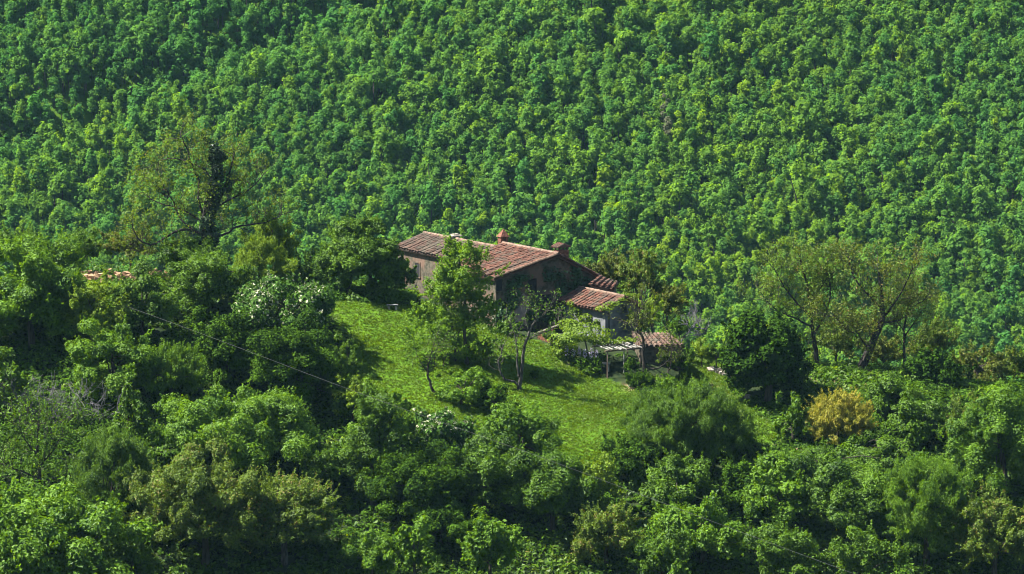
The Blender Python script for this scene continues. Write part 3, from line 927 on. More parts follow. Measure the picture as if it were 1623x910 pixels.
def boulder(label, px, py, Y, r):
    p = at(px, py, Y); g = np.random.default_rng(int(px))
    d = dirs(g, 1)
    import bmesh
    bm = bmesh.new(); bmesh.ops.create_icosphere(bm, subdivisions=2, radius=1)
    me = bpy.data.meshes.new("boulder"); 
    co = np.array([v.co[:] for v in bm.verts])
    k = lumpy(g, co, .3)
    for v, s in zip(bm.verts, k): v.co *= float(s) * r; v.co.z *= .75
    bm.to_mesh(me); bm.free(); me.materials.append(M["palestone"])
    o = link("boulder", me, loc=(p[0], p[1], g1(p[0], p[1]) + r * .35))
    tag(o, label, "boulder")
boulder("rounded pale boulder on the grass path beside the round dark tree", 1127, 588, -4, .42)
boulder("pale stone lying in shade near the foot of the round dark tree", 1186, 594, -10.5, .36)
boulder("larger pale stone beside the round dark tree's trunk", 1234, 603, -11.5, .45)

# --- the cable that crosses the view
cpts = []
for t in np.linspace(0, 1, 40):
    px_ = 125 + (1660 - 125) * t
    py_ = np.interp(px_, [125, 145, 380, 550, 860, 1050, 1240, 1350, 1660], [458, 465, 551, 617, 725, 797, 868, 908, 1022])
    cpts.append(at(px_, py_, -5 - 82 * t ** 0.6))
cpts = np.array(cpts)
for _ in range(6): cpts[1:-1] = (cpts[:-2] + 2 * cpts[1:-1] + cpts[2:]) / 4
V, F = tube(cpts, 0.015, 6)
tag(link("overhead_cable", mesh_from("overhead_cable", V, F, M["cable"], smooth=True)), "thin grey overhead cable sloping down across the foreground trees".replace("foreground", "hillside"), "cable")
# ------------------------------------------------------------------ trees with a visible branching
def px_line(pts, Y, root, dY=None):
    o = np.array(root.location)
    out = []
    for i, (x, y) in enumerate(pts):
        p = at(x, y, Y + (dY[i] if dY else 0)); out.append(p - o)
    return np.array(out)

def smooth_line(p, n=3):
    for _ in range(2):
        q = [p[0]]
        for a, b in zip(p[:-1], p[1:]):
            q += [a * .75 + b * .25, a * .25 + b * .75]
        q.append(p[-1]); p = np.array(q)
    return p

def limb_tree(name, label, cat, base, Y, limbs, bark, leafmat=None, n_leaves=0, spread=.35, size=.2, twigs=(2, 1.6, .05), twig_every=2, crowns=(), seed=0, up=.1, group=None, sink=True, reach=0.25):
    """limbs: list of (pixel points, radius at start, radius at end[, y offsets]); twigs sprout along each"""
    rng = np.random.default_rng(seed)
    p = at(base[0], base[1], Y)
    z = g1(p[0], p[1]) if sink else p[2]
    root = thing(name, (p[0], p[1], z), label, cat, group)
    mb = MB(); tips = []; extra = []
    for i, lb in enumerate(limbs):
        pl = px_line(lb[0], Y, root, lb[3] if len(lb) > 3 else None)
        if i == 0: pl = np.vstack([[pl[0][0], pl[0][1], -.6], pl]) if pl[0][2] > -.3 else pl
        pl = smooth_line(pl)
        pl[1:-1] += rng.normal(size=(len(pl) - 2, 3)) * .03
        mb.tube(pl, np.linspace(lb[1], lb[2], len(pl)), 7)
        for k in range(int(len(pl) * reach), len(pl), twig_every):
            d = unit(pl[min(k + 1, len(pl) - 1)] - pl[k - 1])
            side = unit(np.cross(d, rng.normal(size=3)))
            grow(rng, pl[k], d * .5 + side, twigs[1] * rng.uniform(.6, 1.3), twigs[2], twigs[0], extra, tips, up=up)
        grow(rng, pl[-1], unit(pl[-1] - pl[-2]), twigs[1], max(.02, lb[2] * .8), twigs[0], extra, tips, up=up)
    for q, r in extra:
        mb.tube(q, np.maximum(r, .012), 4, cap=False)
    mb.build("trunk", M[bark], root, loc=(0, 0, 0))
    VV, FF, TT = [], [], []
    n0 = 0
    if n_leaves:
        V, F, t = twig_leaves(rng, tips, n_leaves, spread, size)
        VV.append(V); FF.append(F); TT.append(t); n0 += len(V)
    for (cx, cy, rx, ry, style, dens, dy) in crowns:
        s = mpp(Y); st = STYLE[style]
        c = at(cx, cy, Y + dy) - np.array(root.location)
        C, LP, LN, T = crown_pts(rng, (rx * s, rx * s * .85, ry * s), st, dens)
        V, F = leaves(LP + c, LN, st["leaf"], rng, st.get("asp", .62), st.get("up", 0))
        VV.append(V); FF.append(F + n0); TT.append(T); n0 += len(V)
    if VV:
        link("crown", mesh_from("crown", np.vstack(VV), np.vstack(FF), M[leafmat], tint=np.concatenate(TT)), root)
    return root

def leaf_patch(name, label, cat, blobs, mat, leaf=.24, cover=1.3, seed=0, stems=None, parent=None, part="foliage"):
    """climbing foliage: blobs = (px, py, Y, half width px, half height px, depth m)"""
    rng = np.random.default_rng(seed)
    p = at(*blobs[0][:3])
    root = parent or thing(name, (p[0], p[1], g1(p[0], p[1])), label, cat)
    o = np.array(root.location)
    VV, FF, TT = [], [], []; n0 = 0
    for (px_, py_, Y, hw, hh, dm) in blobs:
        s = mpp(Y); c = at(px_, py_, Y) - o
        R = np.array([hw * s, dm, hh * s])
        n = int(cover * 2.6 * np.pi * R[0] * R[2] / (.32 * leaf ** 2))
        e = dirs(rng, n); q = c + e * R * (rng.uniform(.3, 1, n) ** .4 * lumpy(rng, e, .35))[:, None]
        V, F = leaves(q, e + np.array([0, -.2, .6]) + rng.normal(size=(n, 3)) * .5, leaf, rng)
        VV.append(V); FF.append(F + n0); n0 += len(V)
        TT.append(np.clip(rng.normal(.5, .12) + rng.normal(0, .2, n), 0, 1))
    link(part, mesh_from(part, np.vstack(VV), np.vstack(FF), M[mat], tint=np.concatenate(TT)), root)
    if stems:
        mb = MB()
        for pts, Y, r in stems:
            mb.tube(smooth_line(px_line(pts, Y, root)), r, 5)
        mb.build("stem", M["bark"], root, loc=(0, 0, 0))
    return root

# --- the great ivy-clad tree on the crest
big = limb_tree("ivy_clad_tree", "tall half-bare spreading tree whose trunk is wrapped in dark ivy on the crest", "tree", (333, 420), 9.0, [
    ([(334, 420), (331, 380), (334, 340), (340, 300), (343, 262), (340, 235)], .42, .12),
    ([(328, 392), (322, 355), (326, 320), (335, 285), (345, 255)], .26, .08, [0, -.3, -.5, -.3, 0]),
    ([(335, 345), (348, 318), (357, 295), (366, 268), (372, 240)], .16, .05),
    ([(327, 348), (312, 320), (318, 288), (303, 262), (296, 232), (286, 215)], .16, .05),
    ([(330, 378), (305, 364), (284, 364), (262, 376), (246, 388), (226, 386), (214, 372), (208, 352)], .17, .05, [0, -.6, -1, -1.4, -1.6, -2, -2.2, -2.4]),
    ([(305, 364), (282, 344), (278, 322), (262, 300), (250, 272)], .12, .04, [-.6, -.2, .2, .5, .8]),
    ([(336, 376), (362, 370), (374, 358), (400, 356), (424, 352), (448, 340)], .15, .04, [0, .5, .8, 1.2, 1.5, 1.8]),
    ([(340, 330), (372, 312), (398, 300), (418, 276)], .12, .04, [0, .6, 1.0, 1.5]),
    ([(341, 290), (318, 262), (270, 248), (240, 262)], .10, .03, [0, .8, 1.5, 2.0]),
    ([(330, 360), (290, 330), (246, 322), (222, 300)], .11, .03, [0, 1, 1.8, 2.4]),
    ], "bark_dark", "bud", 9500, .36, .23, twigs=(2, 1.4, .035), twig_every=1, seed=11, up=.08)
leaf_patch(None, None, None, [(341, 245, 8.4, 15.0, 17.6, .6), (343, 270, 8.2, 11.2, 17.6, .6), (341, 298, 8.2, 13.8, 22.0, .6), (336, 325, 8.8, 13.8, 19.8, .6), (330, 352, 8.6, 13.8, 22.0, .6), (331, 380, 8.6, 16.2, 22.0, .7), (322, 392, 8.4, 15.0, 15.4, .7), (352, 250, 9, 7.5, 6.6, .4), (362, 290, 9, 5.0, 15.4, .3)],
    "darkivy", .28, 1.7, 12, parent=big, part="ivy")

leaf_patch("bramble_veil", "brambles creeping through the long tumbled tan wall", "brambles", [(140, 420, 8.6, 26, 7, .7), (196, 412, 9, 14, 5, .6), (215, 430, 8, 34, 7, .8), (170, 426, 7.5, 24, 7, .8), (250, 436, 6, 16, 6, .7), (262, 410, 9.4, 9, 6, .6), (122, 402, 10, 8, 5, .5)], "mid", .3, .55, 13)
# --- tall thin trees at the far end of the garden
limb_tree("leaning_tree", "thin-crowned tree with a thick pale-edged trunk leaning over the garden's far end", "tree", (1364, 586), -.5, [
    ([(1364, 588), (1374, 562), (1386, 535), (1397, 514), (1400, 490), (1396, 455), (1392, 430)], .62, .08),
    ([(1394, 512), (1372, 518), (1352, 528), (1340, 522), (1322, 500)], .17, .05, [0, -.4, -.8, -1, -1.2]),
    ([(1376, 552), (1366, 540), (1360, 528)], .14, .07),
    ([(1398, 505), (1418, 480), (1436, 450), (1446, 425)], .15, .04),
    ([(1397, 490), (1372, 462), (1352, 440), (1346, 415)], .13, .04),
    ([(1392, 508), (1416, 512), (1440, 500), (1456, 478)], .12, .04, [0, .5, 1, 1.4])],
    "bark_dark", "khaki", 9000, .36, .22, twigs=(2, 1.4, .035), twig_every=1, seed=21)
limb_tree("thin_tree", "thin olive tree with several dark upright stems rising behind the round dark tree", "tree", (1296, 588), 1.5, [
    ([(1296, 590), (1292, 550), (1288, 520), (1284, 480), (1276, 440), (1268, 410)], .30, .06),
    ([(1290, 530), (1308, 500), (1318, 465), (1312, 430)], .15, .04),
    ([(1288, 505), (1262, 480), (1240, 450), (1226, 425)], .14, .04),
    ([(1286, 485), (1300, 455), (1322, 430)], .10, .03),
    ([(1288, 520), (1262, 505), (1226, 490), (1204, 462)], .12, .04)],
    "bark_dark", "olive", 8500, .36, .22, twigs=(2, 1.4, .035), twig_every=1, seed=22)
limb_tree("thin_tree", "slender dark-stemmed thin tree just behind the leaning trunk", "tree", (1433, 586), 1.5, [
    ([(1433, 588), (1434, 555), (1432, 525), (1436, 500), (1444, 470)], .22, .05),
    ([(1433, 535), (1448, 512), (1462, 492)], .09, .03), ([(1433, 525), (1418, 505), (1410, 482)], .08, .03)],
    "bark_dark", "olive", 3600, .38, .18, twigs=(2, 1.5, .03), seed=23)

# --- trees standing on the meadow
limb_tree("meadow_tree", "tall fresh green tree on several thin trunks hiding the middle of the farmhouse", "tree", (741, 598), -12.5, [
    ([(742, 600), (740, 570), (737, 540), (735, 510), (738, 470), (730, 430), (724, 395)], .26, .06),
    ([(724, 600), (721, 565), (722, 540), (733, 515)], .13, .08, [.5, .4, .2, 0]),
    ([(736, 548), (718, 553), (704, 566), (701, 598)], .06, .08, [0, -.2, -.4, -.5]),
    ([(703, 560), (704, 535), (716, 518), (736, 505)], .09, .06, [-.4, -.3, -.2, 0]),
    ([(738, 552), (756, 545), (774, 536)], .07, .03)],
    "bark", "spring", 1200, .3, .26, twigs=(1, 1.2, .03), twig_every=3, seed=31, reach=.4,
    crowns=[(726, 450, 62, 60, "loose", .5, 0), (728, 402, 36, 22, "loose", .75, 0), (752, 498, 44, 42, "loose", .30, 0), (688, 520, 52, 50, "loose", .30, 0), (770, 560, 26, 28, "loose", .55, 0), (672, 500, 26, 34, "loose", .6, .5), (735, 545, 36, 30, "loose", .4, .3), (712, 470, 46, 44, "loose", .3, .2)])
limb_tree("crooked_tree", "small crooked tree with a thin curved dark stem at the meadow's lower edge", "tree", (690, 642), -18.5, [
    ([(692, 644), (693, 630), (682, 612), (677, 592), (680, 572), (685, 555)], .20, .05),
    ([(683, 575), (690, 585), (688, 565), (694, 548)], .07, .03),
    ([(678, 590), (664, 572), (658, 552)], .06, .02)],
    "bark_dark", "mid", 900, .35, .2, twigs=(2, 1.3, .03), twig_every=2, seed=32, reach=.6)
limb_tree("bare_tree", "almost leafless tree with a pale forked trunk and one crooked side limb on the meadow", "tree", (823, 640), -16.5, [
    ([(823, 643), (822, 618), (825, 598), (828, 570), (832, 545), (840, 525), (847, 510), (852, 496)], .27, .06),
    ([(821, 610), (812, 604), (800, 602), (793, 590), (790, 572), (795, 563), (797, 548)], .15, .05, [0, -.2, -.4, -.5, -.5, -.4, -.2]),
    ([(823, 598), (819, 575), (820, 552), (816, 530), (808, 512)], .13, .04),
    ([(840, 525), (830, 505), (836, 485)], .08, .02),
    ([(835, 540), (852, 530), (872, 524), (888, 512)], .08, .02, [0, .3, .6, .9]),
    ([(846, 512), (862, 500), (870, 488)], .06, .02)],
    "bark_pale", "mid", 900, .25, .2, twigs=(2, 1.0, .026), twig_every=2, seed=33, reach=.45)
limb_tree("bare_tree", "dark leafless garden tree with spreading twigs in front of the stone lean-to", "tree", (1022, 598), -9.8, [
    ([(1022, 602), (1021, 580), (1019, 560), (1021, 540), (1014, 528), (1002, 516), (990, 510)], .24, .05),
    ([(1020, 535), (1012, 520), (1010, 500), (1018, 482)], .09, .03),
    ([(1021, 580), (1036, 586), (1050, 580), (1058, 572), (1066, 560)], .10, .03, [0, -.2, -.3, -.4, -.4]),
    ([(1060, 590), (1064, 575), (1065, 545)], .07, .05, [-.5, -.4, -.4]),
    ([(1000, 515), (1006, 505), (1014, 496)], .05, .03)],
    "bark_dark", "khaki", 900, .3, .18, twigs=(2, 1.3, .025), twig_every=2, seed=34, reach=.45)
limb_tree("dead_snag", "pale dead snag with a mass of grey twigs behind the tiled lean-to", "dead tree", (1080, 540), 2.0, [
    ([(1078, 542), (1086, 532), (1096, 522), (1104, 512)], .10, .05), ([(1094, 524), (1088, 512)], .05, .03), ([(1100, 518), (1110, 520)], .05, .03)],
    "twig", None, 0, twigs=(3, 1.1, .03), twig_every=1, seed=35)

# --- broad trees round the house
T = plant
def twin(name, label, **k): pass
limb_tree("round_tree", "dark dense round-headed tree on two short trunks at the meadow's top by the clipped hedge", "tree", (550, 478), 1.0, [
    ([(550, 480), (551, 462), (556, 440), (565, 415)], .30, .12),
    ([(595, 478), (593, 460), (588, 440), (582, 415)], .30, .12, [1, 1, .8, .5])],
    "bark_dark", "mid", 0, twigs=(1, 1.2, .04), twig_every=4, seed=41,
    crowns=[(574, 408, 70, 54, "dense", 1.2, 0.5), (614, 434, 40, 34, "dense", 1.1, 1.0), (528, 430, 32, 36, "dense", 1.0, .5), (566, 366, 40, 24, "dense", 1.0, .5), (644, 438, 22, 24, "dense", 1.0, 2.5)])
T("round_tree", "tree", "big round blackish-green tree with a deep shadow standing alone at the garden's end", 1218, 570, 78, 84, "big", "ink", Y=-11.5, seed=42, trunk_r=.4, leaf=.38, density=1.3)

# --- climbers and garden shrubs
leaf_patch("wall_ivy", "dark ivy covering much of the farmhouse's shaded gable wall", "ivy", [(880, 462, 4.6, 28, 30, .5), (898, 440, 5.4, 26, 24, .4), (860, 436, 3.6, 34, 12, .28), (905, 485, 4.6, 16, 22, .7), (870, 500, 3.6, 24, 14, .6), (812, 470, 1.2, 16, 26, .3), (818, 446, 1.6, 18, 10, .25), (845, 500, 2.2, 14, 10, .5), (925, 455, 6.2, 12, 14, .35), (905, 428, 5.6, 20, 10, .25), (845, 478, 2.6, 16, 10, .3), (800, 496, .6, 16, 22, .4), (820, 440, 1.9, 24, 5, .2)],
    "ivy", .30, 1.25, 51, stems=[([(880, 520), (876, 490), (884, 460), (890, 440)], 4.3, .06)])
w = leaf_patch("flowering_climber", "yellow-green wisteria mound spilling over an arbour next to the battened pergola", "climber", [(922, 528, -7.0, 36, 15, 1.6), (900, 540, -7.6, 26, 14, 1.5), (905, 515, -6.0, 20, 12, 1.2), (948, 540, -7.4, 18, 8, 1.0), (972, 541, -7.0, 18, 4, .9), (998, 538, -6.6, 14, 4, .8), (888, 552, -7.4, 14, 14, 1.0)],
    "lime", .27, 1.5, 52, stems=[([(905, 585), (902, 560), (912, 535)], -7.5, .09), ([(930, 588), (932, 560), (926, 535)], -7.5, .08)])
leaf_patch(None, None, None, [(x_, 552 + dy_, -8.4, 3.2, 9, .25) for x_, dy_ in ((899, 2), (909, 5), (918, 4), (927, 7), (937, 8), (946, 10))], "blossom", .13, .45, 53, parent=w, part="blossom")
leaf_patch(None, None, None, [(908, 565, -7.2, 22, 14, 1.2), (932, 572, -7.0, 18, 14, 1.0), (956, 572, -5.6, 16, 16, .8), (985, 572, -5.0, 22, 14, .7), (946, 576, -8.4, 10, 16, .8), (925, 578, -8.6, 14, 14, .7)], "deep", .26, 1.0, 54, parent=w, part="shade_fill_leaves")  # dark leaves added below: the shade under mound and pergola in their colour
leaf_patch("roof_creeper", "yellow-green creeper hanging over the outhouse roof, with leaves added to dim its side wall", "creeper", [(958, 488, -3.4, 13, 4, .6), (972, 481, -2.8, 13, 4, .6), (985, 474, -2.2, 7, 3, .4), (905, 481, 1.6, 6, 5, .5), (1000, 468, -1.0, 20, 4, .5), (912, 496, 1.2, 10, 9, .35), (930, 505, -.4, 12, 9, .35), (946, 512, -1.8, 9, 7, .3)], "lime", .2, 1.2, 55)  # blobs on the side wall added to darken the bright render
T("garden_shrub", "shrub", "yellow-green loose shrub leaning on the outhouse's downhill end", 1036, 500, 28, 30, "loose", "lime", Y=-1.5, seed=61, leaf=.2, density=.9)
T("garden_shrub", "shrub", "olive shrub between the outhouse gable and the tiled lean-to", 1012, 508, 18, 18, "scrub", "olive", Y=-2.4, seed=62, low=True)
T("garden_shrub", "shrub", "dark shrub behind the pale dead snag", 1076, 520, 22, 14, "dense", "deep", Y=3, seed=63, low=True)
T("clipped_bush", "bush", "squat dark clipped bush directly below the pergola", 1011, 603, 28, 13, "fine", "deep", Y=-11.2, seed=64, low=True, leaf=.17, density=1.3)
T("clipped_bush", "bush", "low dark clipped hedge-bush beside the grass path below the lean-to", 1096, 600, 26, 10, "fine", "deep", Y=-9.0, seed=65, low=True, leaf=.17, density=1.3)
T("garden_shrub", "shrub", "bright yellowish shrub on the slope past the lean-to roof", 1112, 556, 24, 20, "loose", "lime", Y=-3.0, seed=66, low=True, leaf=.2)
T("garden_shrub", "shrub", "mid-green bush touching the round dark tree near the pale boulder", 1136, 562, 20, 22, "loose", "mid", Y=-4.0, seed=67, low=True)
T("garden_shrub", "shrub", "bushy green shrub just below the pergola's clipped bush", 1052, 612, 22, 16, "loose", "fresh", Y=-12.4, seed=68, low=True)
T("garden_shrub", "shrub", "small rounded shrub against the pergola's shaded front", 935, 586, 13, 10, "dense", "mid", Y=-9.3, seed=69, low=True)
T("garden_shrub", "shrub", "small leafy shrub climbing beside the brick retaining wall", 872, 532, 12, 12, "loose", "mid", Y=-4.9, seed=70, low=True)
T("garden_shrub", "shrub", "thin khaki bush in front of the stone lean-to wall", 1058, 566, 18, 14, "scrub", "olive", Y=-8.5, seed=71, low=True)
T("garden_shrub", "shrub", "dense green bush swallowing the downhill corner of the stone lean-to", 1080, 574, 24, 20, "loose", "mid", Y=-8.6, seed=74, low=True)
T("garden_shrub", "shrub", "olive bush between the pergola posts and the dark leafless garden tree", 1000, 578, 16, 14, "loose", "deep", Y=-9.6, seed=75, low=True)
T("garden_shrub", "shrub", "leafy shrub under the farmhouse gable behind the almost leafless tree", 800, 520, 26, 18, "loose", "mid", Y=-3.2, seed=72, low=True)
T("meadow_bush", "bush", "lone small dark bush on the open meadow beside the pale forked trunk", 848, 594, 7, 6, "dense", "deep", Y=-13.6, seed=73, low=True)
# clipped hedge at the top of the meadow
def hedge(name, label, pxs, hw, hh, mat, seed):
    rng = np.random.default_rng(seed)
    pts = np.array([at(*p) for p in pxs]); o = np.array([pts[0][0], pts[0][1], g1(pts[0][0], pts[0][1])])
    r = thing(name, o, label, "hedge")
    n = 5200; t = rng.uniform(0, len(pts) - 1.001, n); k = t.astype(int); f = (t - k)[:, None]
    c = pts[k] * (1 - f) + pts[k + 1] * f
    c[:, 2] = ground(c[:, 0], c[:, 1])
    a = rng.uniform(0, np.pi, n); rr = rng.uniform(.75, 1.05, n)
    nn = np.stack([rng.normal(size=n) * .3, -np.cos(a), np.sin(a)], -1)
    c[:, 1] -= np.sign(np.cos(a)) * np.abs(np.cos(a)) ** .5 * hw * rr; c[:, 2] += np.sin(a) ** .5 * hh * rr
    V, F = leaves(c - o, nn + rng.normal(size=(n, 3)) * .35, .2, rng)
    link("foliage", mesh_from("foliage", V, F, M[mat], tint=np.clip(rng.normal(.5, .2, n), 0, 1)), r)
    mb = MB()
    for q in np.linspace(0, len(pts) - 1.01, 9):
        k = int(q); p = pts[k] + (pts[k + 1] - pts[k]) * (q - k); z = g1(p[0], p[1])
        mb.tube([(p[0], p[1], z - .2), (p[0], p[1], z + hh * .8)], [.05, .03], 5)
    mb.build("stem", M["bark"], r)
hedge("clipped_hedge", "low clipped bright green hedge along the top of the meadow under the round-headed tree", [(520, 478, 2.2), (570, 477, 2.0), (620, 482, 1.6), (660, 486, 1.4)], .5, .95, "fresh", 81)

# ------------------------------------------------------------------ scrub on the slopes behind the house
T("scrub_tree", "tree", "thin brownish-green scrub tree rising behind the farmhouse's chimney end", 965, 432, 42, 38, "scrub", "khaki", Y=20, seed=101)
T("scrub_tree", "tree", "thin olive scrub tree behind the outhouse roof", 1012, 448, 44, 40, "scrub", "olive", Y=18, seed=102)
T("scrub_tree", "tree", "greyish scrub tree on the slope above the pale dead snag", 1058, 478, 36, 34, "scrub", "khaki", Y=17, seed=103)
T("scrub_tree", "tree", "wispy olive thicket tree standing past the slender dark-stemmed tree", 1480, 545, 46, 44, "scrub", "olive", Y=12, seed=104)
T("scrub_tree", "tree", "brown-green wispy tree on the slope beside the frame edge above the bright green tree", 1548, 588, 44, 44, "scrub", "khaki", Y=9, seed=105)
T("scrub_tree", "tree", "yellow-olive wispy tree at the frame edge above the tall bright green tree", 1606, 580, 36, 44, "scrub", "olive", Y=12, seed=106)
T("scrub_tree", "tree", "pale thin scrub under the leaning trunk", 1400, 560, 44, 30, "scrub", "khaki", Y=7, seed=107)
T("scrub_tree", "tree", "dull grey-green scrub filling the gap behind the round blackish tree", 1325, 545, 40, 36, "scrub", "olive", Y=6, seed=108)
T("scrub_tree", "tree", "sparse olive tree on the crest between the ivy-clad tree and the round-headed tree", 432, 385, 46, 46, "scrub", "lime", Y=12, seed=109)
T("scrub_tree", "tree", "small bright scrub tree filling the crest beside the round-headed tree", 490, 430, 32, 40, "loose", "mid", Y=9, seed=110)
T("crest_tree", "tree", "green bushy tree on the crest at the frame edge above the tan wall", 40, 392, 54, 30, "loose", "mid", Y=15, seed=111)
T("crest_tree", "tree", "mid-green bushy tree on the crest behind the tumbled wall", 128, 390, 48, 26, "loose", "mid", Y=15, seed=112)
T("crest_tree", "tree", "yellowish bushy tree between the tumbled wall and the ivy-clad trunk", 205, 388, 46, 26, "scrub", "khaki", Y=13.5, seed=113)
T("crest_tree", "tree", "dense green bush around the foot of the ivy-clad trunk", 300, 405, 52, 30, "loose", "mid", Y=6.5, seed=114)

# ------------------------------------------------------------------ the wooded slope in front
T("leafy_tree", "tree", "large mid-green tree filling the frame edge below the tan wall", 50, 470, 92, 72, "big", "fresh", seed=201)
T("leafy_tree", "tree", "yellow-green thin tree where the overhead cable begins", 150, 500, 50, 56, "loose", "lime", seed=202)
T("leafy_tree", "tree", "dark green tree under the tumbled wall's rubble bank", 225, 490, 46, 48, "broad", "mid", seed=203)
T("leafy_tree", "tree", "tall fresh green tree below the ivy-clad tree's trunk", 320, 445, 62, 54, "loose", "mid", seed=204)
T("leafy_tree", "tree", "lime feathery tree between the ivy-clad tree and the silver-leaved tree", 415, 425, 42, 44, "fine", "lime", Y=3, seed=205)
T("silver_tree", "tree", "broad silver-leaved tree glinting white at the meadow's upper corner", 455, 492, 74, 48, "big", "silver", seed=206, leaf=.32)
T("silver_tree", "tree", "small pale-leaved tree below the crooked tree at the meadow's foot", 700, 680, 44, 34, "big", "silver", seed=207, leaf=.32)
T("leafy_tree", "tree", "dark leafy tree under the silver-leaved tree beside the meadow", 480, 585, 64, 62, "broad", "deep", seed=208)
T("leafy_tree", "tree", "narrow dark tree between the silver-leaved tree and the crest trees", 360, 545, 46, 56, "broad", "deep", seed=209)
T("round_bush", "tree", "small rounded fresh-green tree above the thicket of grey twigs", 272, 588, 44, 40, "fine", "fresh", seed=210)
T("leafy_tree", "tree", "mid-green tree above the dark hollow near the grey twigs", 178, 580, 52, 52, "broad", "fresh", seed=211)
T("leafy_tree", "tree", "pale-tipped tree cut by the frame edge beside the dark hollow", 0, 612, 30, 46, "big", "mid", seed=212)
T("sapling", "sapling", "wispy bright sapling between the tall loose tree and the crooked tree", 628, 668, 26, 42, "upright", "spring", seed=262, density=.8)
T("sapling", "sapling", "soft green sapling beside the silver-leaved tree where the meadow begins", 540, 600, 26, 46, "fine", "mid", seed=263, density=.9)
T("slim_tree", "tree", "slim upright tree just downhill of the small rounded tree", 208, 676, 26, 62, "upright", "mid", seed=213)
T("domed_tree", "tree", "wide dome-shaped sunlit tree with a pale yellow-green top", 378, 684, 108, 52, "broad", "fresh", seed=214)
T("thicket", "thicket", "large olive thicket sprawling below the dome-shaped tree", 320, 800, 96, 84, "scrub", "olive", seed=215, density=1.3, limbs=20)
T("thicket", "thicket", "olive-brown thicket with bare pale branches beside the black hollow", 450, 810, 84, 70, "scrub", "olive", seed=216, density=1.1, limbs=24, bark="bark_pale")
T("leafy_tree", "tree", "feathery green tree beside the sprawling olive thicket", 180, 752, 58, 70, "fine", "mid", seed=217, hc=5)
T("leafy_tree", "tree", "big sunlit large-leaved tree in the frame's bottom corner", 70, 856, 118, 74, "big", "fresh", seed=218, hc=6, leaf=.36)
limb_tree("twiggy_tree", "dark half-bare tree with crooked twigs above the corner's large-leaved tree", "tree", (62, 812), -40, [
    ([(62, 815), (60, 780), (64, 745), (58, 705), (62, 670)], .24, .06),
    ([(62, 760), (40, 748), (18, 742), (2, 728)], .10, .03), ([(62, 740), (84, 715), (98, 690)], .10, .03),
    ([(60, 720), (40, 700), (28, 672)], .09, .03), ([(60, 770), (82, 758), (108, 750)], .09, .03)],
    "bark_dark", "mid", 4200, .36, .24, twigs=(2, 1.6, .035), twig_every=1, seed=219, reach=.3)
limb_tree("dead_brush", "tangle of grey leafless brush in the dark hollow", "dead brush", (100, 700), -28, [
    ([(60, 690), (52, 660), (44, 630)], .07, .03), ([(90, 700), (92, 665), (84, 635)], .08, .03), ([(120, 705), (128, 672), (136, 640)], .08, .03),
    ([(150, 705), (164, 668), (186, 650)], .08, .04), ([(75, 695), (70, 668), (62, 648)], .06, .03), ([(105, 700), (110, 670), (112, 648)], .06, .03), ([(36, 680), (30, 650), (26, 625)], .06, .02)],
    "twig", None, 0, twigs=(3, 1.5, .04), twig_every=1, seed=220, reach=.1, sink=True)
T("tall_tree", "tree", "tall loose tree standing at the lower corner of the meadow", 592, 700, 46, 84, "loose", "mid", seed=221, hc=6.5)
T("sapling", "sapling", "yellowish sapling on the meadow's near corner by the tall loose tree", 560, 632, 24, 40, "loose", "lime", seed=222, density=.7)
T("leafy_tree", "tree", "vivid green tree below the almost leafless tree", 824, 690, 56, 48, "broad", "fresh", seed=223)
T("meadow_bush", "bush", "bright green bush between the crooked tree and the almost leafless tree", 732, 618, 34, 28, "broad", "fresh", seed=224, low=True)
T("meadow_bush", "bush", "blackish bush beside the foot of the almost leafless tree", 786, 632, 26, 26, "dense", "deep", seed=225, low=True)
T("leafy_tree", "tree", "broad shaded tree beneath the small pale-leaved tree", 668, 765, 74, 60, "broad", "deep", seed=226)
T("leafy_tree", "tree", "mid-green tree below the vivid green tree", 770, 752, 64, 54, "broad", "mid", seed=227)
T("leafy_tree", "tree", "leafy tree on the slope under the meadow's brown patch", 880, 780, 62, 56, "broad", "mid", seed=228)
T("slope_shrub", "shrub", "yellow-green shrub at the meadow's very foot below its brown patch", 948, 765, 36, 40, "loose", "lime", seed=229)
T("thicket", "thicket", "dull olive bush sprawling below the meadow's foot", 960, 845, 54, 50, "scrub", "olive", seed=230, density=1.2)
T("feathery_tree", "tree", "big soft feathery green tree like a haystack at the meadow's lower end", 1092, 676, 94, 58, "fine", "mid", seed=231, hc=3.4, density=1.15)
T("slope_shrub", "shrub", "dark shrub tucked under the feathery haystack-like tree", 1002, 730, 36, 34, "broad", "deep", seed=232)
T("slope_shrub", "shrub", "sunlit green shrub under the feathery haystack-like tree", 1072, 765, 58, 38, "broad", "mid", seed=233)
T("leafy_tree", "tree", "bright broad-leaved tree over the lower run of the cable", 1112, 840, 62, 50, "big", "fresh", seed=234)
T("slope_shrub", "shrub", "dark bramble shrub between the bright broad-leaved tree and the long bramble bank", 1178, 770, 46, 36, "broad", "deep", seed=235)
T("leafy_tree", "tree", "leafy light green tree below the long bramble bank", 1240, 790, 50, 50, "big", "fresh", seed=236)
T("bramble_bank", "brambles", "long low green bramble bank below the yellow-flowering bush", 1300, 738, 92, 28, "dense", "mid", seed=237, low=True, leaf=.22)
T("broom_bush", "bush", "golden yellow-flowering bush, the only yellow one on the slope", 1332, 666, 50, 40, "fine", "gold", seed=238, low=True)
T("slope_shrub", "shrub", "small upright green shrub between the round blackish tree and the golden bush", 1256, 670, 27, 34, "upright", "mid", seed=239, low=True)
T("slope_shrub", "shrub", "low dark shrub below the leaning trunk", 1356, 602, 36, 18, "dense", "deep", Y=-3, seed=240, low=True)
